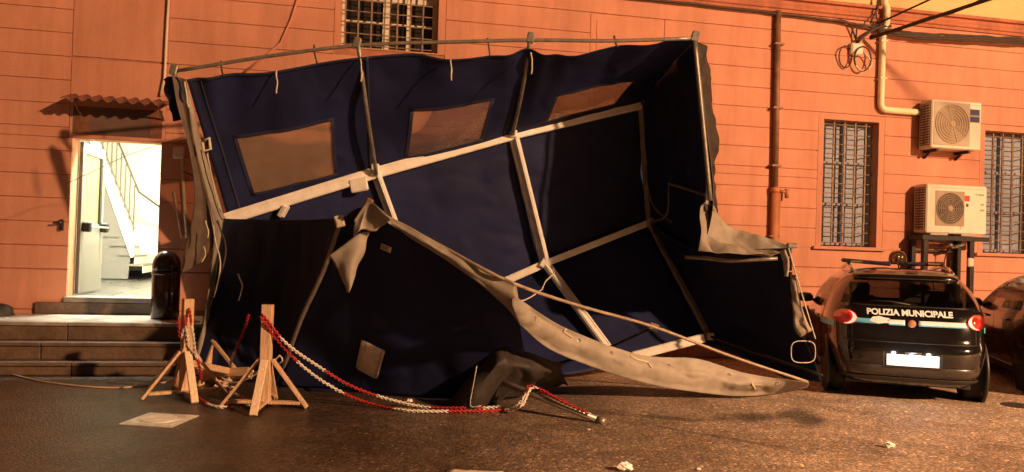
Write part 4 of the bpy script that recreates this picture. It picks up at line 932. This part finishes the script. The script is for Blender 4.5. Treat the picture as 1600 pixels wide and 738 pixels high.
XR = [(.20, .16), (.30, .06), (.42, .015), (.56, 0), (.64, .012), (.68, .055), (.80, .075), (.95, .12), (1.04, .17), (1.10, .23), (1.36, .52), (1.42, .60), (1.47, .72), (1.495, 1.0), (1.503, 1.5)]
XF = [(.20, 4.15), (.5, 4.33), (.7, 4.28), (.82, 4.1), (.93, 3.5), (1.0, 3.15), (1.1, 2.92), (1.36, 2.35), (1.42, 2.15), (1.47, 1.95), (1.495, 1.75), (1.503, 1.6)]
WD = [(.20, .80), (.30, .855), (.5, .885), (.72, .895), (.90, .885), (.98, .865), (1.04, .85), (1.22, .78), (1.36, .675), (1.42, .60), (1.47, .47), (1.495, .26), (1.503, .05)]
NX = 5.0
def rear_x(y, z):
    xr, xf, w_ = pch(XR, z), pch(XF, z), pch(WD, z); a_ = (xf-xr)/2
    t = max(0, 1-abs(y/w_)**NX); return (xr+xf)/2-a_*t**(1/NX)
def side_y(x, z):
    xr, xf, w_ = pch(XR, z), pch(XF, z), pch(WD, z); a_ = (xf-xr)/2
    return w_*max(0, 1-abs((x-(xr+xf)/2)/a_)**NX)**(1/NX)
def car(loc, rz, label, paint, police):
    e = empty('parked_car', loc, label, 'car', 'cars parked nose to the wall', rot=(0, 0, rz)); k = dict(local=True)
    zs_ = [.20, .24, .30, .36, .42, .5, .56, .60, .64, .68, .74, .80, .88, .95, 1.0, 1.04, 1.08, 1.12, 1.18, 1.24, 1.30, 1.345, 1.38, 1.42, 1.45, 1.47, 1.485, 1.495, 1.503]
    m_ = 144; pts = []
    for z in zs_:
        xr, xf, w_ = pch(XR, z), pch(XF, z), pch(WD, z); xc, a_ = (xr+xf)/2, (xf-xr)/2
        for i in range(m_):
            t = 2*math.pi*i/m_; c_, s_ = math.cos(t), math.sin(t)
            pts.append(V((xc+a_*math.copysign(abs(c_)**(2/NX), c_), w_*math.copysign(abs(s_)**(2/NX), s_), z)))
    body = MB(); body.v = list(pts); gl = {q_: MB() for q_ in ('rear_window', 'windscreen', 'left_window', 'right_window')}
    for g_ in gl.values(): g_.v = list(pts)
    for j in range(len(zs_)-1):
        for i in range(m_):
            f = (j*m_+i, j*m_+(i+1) % m_, (j+1)*m_+(i+1) % m_, (j+1)*m_+i)
            c_ = sum((pts[q_] for q_ in f), V())/4; w_ = pch(WD, c_.z); tgt = body
            if 1.08 < c_.z < 1.345 and c_.x < 1.2 and abs(c_.y) < w_*.86: tgt = gl['rear_window']
            elif 1.04 < c_.z < 1.38 and c_.x > 2.2 and abs(c_.y) < w_*.88: tgt = gl['windscreen']
            elif 1.0 < c_.z < 1.345 and abs(c_.y) > w_*.90 and (.85 < c_.x < 1.75 or 1.86 < c_.x < 2.75-(c_.z-1.0)*.9):
                tgt = gl['left_window' if c_.y > 0 else 'right_window']
            tgt.f.append(f); tgt.m.append(0)
    body.f.append(tuple((len(zs_)-1)*m_+i for i in range(m_))); body.m.append(0)
    body.f.append(tuple(range(m_))[::-1]); body.m.append(0)
    link('body', body, paint, e, True, **k)
    for q_, g_ in gl.items():
        used = sorted({i for f in g_.f for i in f}); mp = {i: j for j, i in enumerate(used)}
        g2 = MB(); g2.v = [g_.v[i] for i in used]; g2.f = [tuple(mp[i] for i in f) for f in g_.f]; g2.m = [0]*len(g2.f)
        link(q_, g2, 'carglass', e, True, **k)
    def rp(y, z, off): return V((rear_x(y, z)-off, y, z))
    def rpatch(name, y0, y1, z0, z1, m, off=.006, n=14, nz=4, th=.004, parent=e):
        mb = MB(); mb.add([rp(y0+(y1-y0)*i/(n-1), z0+(z1-z0)*j/(nz-1), off) for j in range(nz) for i in range(n)], [(j*n+i, j*n+i+1, (j+1)*n+i+1, (j+1)*n+i) for j in range(nz-1) for i in range(n-1)])
        return link(name, mb, m, parent, True, solid=th, **k)
    # wheels
    for x in (.74, 3.36):
        for s_ in (-1, 1):
            R3 = Matrix.Rotation(math.pi/2, 3, 'X'); c_ = V((x, s_*.75, .31))
            wh = link('wheel', MB().lathe([(.21, -.10), (.29, -.105), (.31, -.08), (.31, .08), (.29, .105), (.21, .10)], c_, R3, 32), 'rubber', e, True, **k)
            link('rim', MB().lathe([(.02, -.085*1), (.07, -.09), (.19, -.075), (.21, -.098), (.21, .098), (.19, .075), (.07, .09), (.02, .085)], c_, R3, 24), 'galv', wh, True, **k)
            link('wheel_arch', MB().lathe([(.33, -.02), (.39, -.015), (.39, .015), (.33, .02)], V((x, s_*(side_y(x, .45)-.022), .33)), R3, 32, cap=False), 'plastic', e, True, **k)
    link('underbody', MB().box((2.15, 0, .22), (3.7, 1.3, .10)), 'plastic', e, **k)
    # bumper, seams, lamps
    rpatch('bumper_insert', -.66, .66, .30, .42, 'bumper_grey', .010, 24)
    rpatch('hatch_seam', -.70, .70, .672, .682, 'black', .003, 24, 2, .002)
    for s_ in (-1, 1):
        mb = MB()
        for y_ in (s_*.655, ):
            mb.add([rp(y_+s_*(-.0+q_), z, .003) for z in (.68, .78, .88, .98, 1.06) for q_ in (0, .008)], [(2*i, 2*i+1, 2*i+3, 2*i+2) for i in range(4)])
        link('hatch_seam', mb, 'black', e, **k)
        # crescent tail lamp on the corner
        tl = MB(); n_ = 22; cy, cz = .675, .925
        tl.add([rp(s_*cy, cz, .03)]+[rp(s_*min(.868, cy+.115*math.cos(t)), cz+.085*math.sin(t), .010) for t in [2*math.pi*i/n_ for i in range(n_)]], [(0, i+1, (i+1) % n_+1) for i in range(n_)])
        lamp_ = link('tail_lamp', tl, 'tail', e, True, solid=.006, **k)
        hot = MB(); n_ = 14
        vs = []
        for i in range(n_):
            t = math.pi*(.62+.95*i/(n_-1)); wv = math.sin(math.pi*i/(n_-1))
            for r_ in (1.0, 1-.36*wv-.02): vs.append(rp(s_*(cy+.104*r_*math.cos(t)*1.0), cz+.075*r_*math.sin(t), .034))
        hot.add(vs, [(2*i, 2*i+1, 2*i+3, 2*i+2) for i in range(n_-1)]); link('lamp_glow', hot, 'tail_hot' if police else 'tail', lamp_, True, **k)
    rpatch('brake_light', -.15, .15, 1.395, 1.42, 'brake' if police else 'tail', .03, 8, 3, .008)
    rpatch('spoiler', -.56, .56, 1.365, 1.43, paint, .022, 20, 3, .05)
    pz = .485
    pr = link('plate_recess', MB().box((rear_x(0, pz)+.012, 0, pz), (.03, .60, .17)), 'plastic', e, **k)
    link('number_plate', MB().box((rear_x(0, pz)-.012, 0, pz), (.010, .53, .125)), 'plate', e, bevel=.002, **k)
    link('plate_lamp', MB().box((rear_x(0, pz)-.03, 0, pz+.088), (.05, .16, .02)), 'plastic', e, bevel=.004, **k)
    if police:
        for y_ in (-.18, 0, .18):
            pl__ = bpy.data.lights.new('plate_light', 'POINT'); pl__.energy = 1.5; pl__.shadow_soft_size = .02; pl__.color = (1, .95, .88)
            po = bpy.data.objects.new('plate_light', pl__); COL.objects.link(po); po.parent = e; po.location = (rear_x(0, pz)-.10, y_, pz+.075)
    rpatch('lower_lip', -.72, .72, .235, .285, 'plastic', .012, 24)
    rpatch('window_trim', -.60, .60, 1.066, 1.078, 'black', .006, 20, 2, .003)
    # wiper, badge
    link('wiper', MB().tube([rp(.0, 1.09, .02), rp(.20, 1.12, .025), rp(.42, 1.115, .02)], .010, 6), 'plastic', e, True, **k)
    link('badge', MB().lathe([(.001, .012), (.04, .010), (.045, 0)], rp(0, .885, .006), Matrix.Rotation(-math.pi/2, 3, 'Y'), 16), 'chrome' if not police else 'copperpipe', e, True, **k)
    # mirrors
    for s_ in (-1, 1):
        link('mirror', MB().lathe([(.02, -.09), (.075, -.07), (.09, 0), (.08, .06), (.03, .09)], V((2.55, s_*.965, 1.02)), Matrix.Rotation(math.pi/2, 3, 'X') @ Matrix.Diagonal((1.0, .75, 1.15)), 16), paint if not police else 'black', e, True, **k)
        link('mirror_arm', MB().beam((2.58, s_*.80, .98), (2.56, s_*.90, .99), .06, .04), 'black', e, **k)
        for x0 in (.95, 1.80, 2.9):
            link('door_seam', MB().add([V((x0+.05*math.sin((z-.3)*2), s_*(side_y(x0, z)+.002), z)) for z in [.34+.06*i for i in range(12)]]+[V((x0+.007+.05*math.sin((z-.3)*2), s_*(side_y(x0, z)+.002), z)) for z in [.34+.06*i for i in range(12)]], [(i, i+1, i+13, i+12) for i in range(11)]), 'black', e, **k)
        for x0 in (1.2, 2.1): link('door_handle', MB().beam((x0, s_*(side_y(x0, .86)+.018), .86), (x0+.18, s_*(side_y(x0, .86)+.018), .865), .03, .03), 'chrome' if police else paint, e, bevel=.008, **k)
        link('side_sill', MB().beam((1.1, s_*(side_y(1.1, .27)+.0), .26), (3.0, s_*(side_y(3., .27)), .26), .05, .06), 'plastic', e, bevel=.01, **k)
    # cabin
    for x, y_ in ((1.75, .36), (1.75, -.36)):
        st_ = link('seat', MB().box((x, y_, .82), (.16, .46, .62), Matrix.Rotation(-.25, 3, 'Y')), 'seat', e, bevel=.05, **k)
        link('headrest', MB().box((x-.10, y_, 1.20), (.10, .25, .17), Matrix.Rotation(-.2, 3, 'Y')), 'seat', st_, bevel=.03, **k)
    rs = link('rear_seat', MB().box((.95, 0, .84), (.16, 1.25, .50), Matrix.Rotation(-.3, 3, 'Y')), 'seat', e, bevel=.05, **k)
    link('headrest', MB().box((.84, -.38, 1.14), (.09, .30, .20)), 'seat', rs, bevel=.03, **k)
    link('dashboard', MB().box((2.75, 0, .92), (.35, 1.45, .16)), 'seat', e, bevel=.04, **k)
    if police:
        # lettering and reflective band, bent to the hatch
        cu = bpy.data.curves.new('txt', 'FONT'); cu.body = 'POLIZIA MUNICIPALE'; cu.size = .105; cu.align_x = 'CENTER'; cu.offset = .004; cu.space_character = .98
        to = bpy.data.objects.new('txt', cu); COL.objects.link(to); bpy.context.view_layer.update()
        me = bpy.data.meshes.new_from_object(to.evaluated_get(bpy.context.evaluated_depsgraph_get()))
        wdt = max(v.co.x for v in me.vertices)-min(v.co.x for v in me.vertices); sc_ = .88/wdt
        mb = MB(); mb.v = [rp(-v.co.x*sc_+.02, .972+v.co.y*sc_*.95, .006) for v in me.vertices]; mb.f = [tuple(p.vertices) for p in me.polygons]; mb.m = [0]*len(mb.f)
        bpy.data.objects.remove(to); link('lettering', mb, 'reflect', e, **k)
        rpatch('reflective_band', .33, .60, .870, .922, 'reflect_blue', .006, 12, 3, .002); rpatch('reflective_band', .07, .24, .870, .922, 'reflect', .006, 12, 3, .002)
        rpatch('reflective_band', -.58, -.07, .870, .922, 'reflect', .006, 16, 3, .002)
        rpatch('reflective_edge', -.58, -.07, .863, .873, 'reflect_blue', .007, 16, 2, .002); rpatch('reflective_edge', .07, .24, .863, .873, 'reflect_blue', .007, 12, 2, .002)
        em = MB(); ol = [(.44, .90), (.40, .945), (.33, .955), (.27, .94), (.22, .935), (.25, .91), (.21, .885), (.28, .88), (.35, .87), (.40, .885)]
        em.add([rp(.33, .912, .012)]+[rp(y_, z, .012) for y_, z in ol], [(0, i+1, (i+1) % len(ol)+1) for i in range(len(ol))]); link('emblem', em, 'reflect', e, **k)
        # side stripe
        for s_ in (-1, 1): link('side_stripe', MB().add([V((x, s_*(side_y(x, z)+.004), z)) for z in (.80, .86) for x in [.35+.12*i for i in range(6)]], [(i, i+1, i+7, i+6) for i in range(5)]), 'reflect_blue', e, **k)
        # roof rack with light bar
        rk = link('light_bar', MB().box((1.28, .34, 1.555), (.26, .56, .05), Matrix.Rotation(.06, 3, 'X')).box((1.28, -.30, 1.552), (.24, .48, .05), Matrix.Rotation(-.05, 3, 'X')).box((1.28, .02, 1.555), (.10, .25, .035)), 'plastic', e, bevel=.015, **k)
        for y_ in (.46, .22, -.18, -.42): link('lens', MB().box((1.15, y_, 1.558), (.02, .13, .026)), 'chrome' if y_ in (.46, -.42) else 'blue_lens', rk, bevel=.004, **k)
        for s_ in (-1, 1): link('roof_rail', MB().tube([(.78, s_*.55, 1.44), (1.0, s_*.55, 1.50), (1.28, s_*.54, 1.525), (1.6, s_*.54, 1.51), (2.0, s_*.54, 1.46)], .022, 8), 'chrome', e, True, **k)
        link('beacon', MB().lathe([(.10, 0), (.11, .05), (.10, .11), (.07, .15), (.01, .165)], V((1.45, -.06, 1.55)), seg=20), 'amber_dome', rk, True, **k)
        link('beacon_core', MB().lathe([(.03, 0), (.03, .09), (.015, .11)], V((1.45, -.06, 1.555)), seg=10), 'chrome', rk, True, **k)
        link('antenna', MB().tube([(1.0, .0, 1.5), (.95, .02, 1.56)], .008, 6), 'black', e, True, **k)
    return e
PHI = math.radians(16.5)
car((4.47, 8.86, 0), math.pi/2-PHI, 'black municipal police hatchback with roof light bar and lit tail lamps', 'paint_black', True)
car((7.02, 9.05, 0), math.pi/2-PHI, 'plain dark brown hatchback parked beside the police car', 'paint_brown', False)

# ================================================================== LITTER
def crumple(px, py, r, label, seed, flat=.55, m='paper'):
    c_ = G(px, py); mb = MB(); n1, n2 = 9, 14; vs = []
    for i in range(n1):
        for j in range(n2):
            th_, ph = math.pi*i/(n1-1), 2*math.pi*j/n2; d_ = V((math.sin(th_)*math.cos(ph), math.sin(th_)*math.sin(ph), math.cos(th_)))
            k_ = r*(1+.55*noise.noise(d_*1.9+V((seed, 0, 0)))+.25*noise.noise(d_*5+V((0, seed, 0))))
            vs.append(V((c_.x, c_.y, r*flat))+V((d_.x*k_, d_.y*k_*.7, d_.z*k_*flat)))
    for v in vs: v.z = max(.003, v.z)
    mb.add(vs, [(i*n2+j, i*n2+(j+1) % n2, (i+1)*n2+(j+1) % n2, (i+1)*n2+j) for i in range(n1-1) for j in range(n2)])
    tag(link('crumpled_paper', mb, m), label, 'paper', 'paper scraps on the asphalt')
crumple(1390, 700, .045, 'white crumpled paper scrap on the dry asphalt behind the police car', 1.3)
crumple(976, 736, .055, 'white crumpled tissue lying beside the flat sheet on the asphalt', 4.1)
crumple(1092, 735, .016, 'tiny white paper crumb on the asphalt', 6.6)
crumple(920, 672, .018, 'tiny pale scrap on the asphalt by the loose pole end', 8.2, .3)
crumple(640, 629, .03, 'small pale scrap under the hem of the blue canvas', 2.2, .6)
c_ = G(742, 738); sh = MB(); n_ = 8
sh.add([V((c_.x-.2+.40*i/(n_-1), c_.y-.14+.16*j/(n_-1), .006+.010*abs(noise.noise(V((i*.5, j*.5, 3)))))) for j in range(n_) for i in range(n_)], [(j*n_+i, j*n_+i+1, (j+1)*n_+i+1, (j+1)*n_+i) for j in range(n_-1) for i in range(n_-1)])
tag(link('flat_cardboard', sh, 'strap', smooth=True, solid=.003), 'flat pale cardboard sheet lying on the asphalt', 'cardboard')
mc2 = G(1592, 634)
tag(link('drain_cover', MB().lathe([(.01, .006), (.16, .006), (.18, .004), (.18, 0)], mc2, seg=28), 'rubber'), 'small round dark drain cover on the asphalt beside the parked cars', 'drain cover')
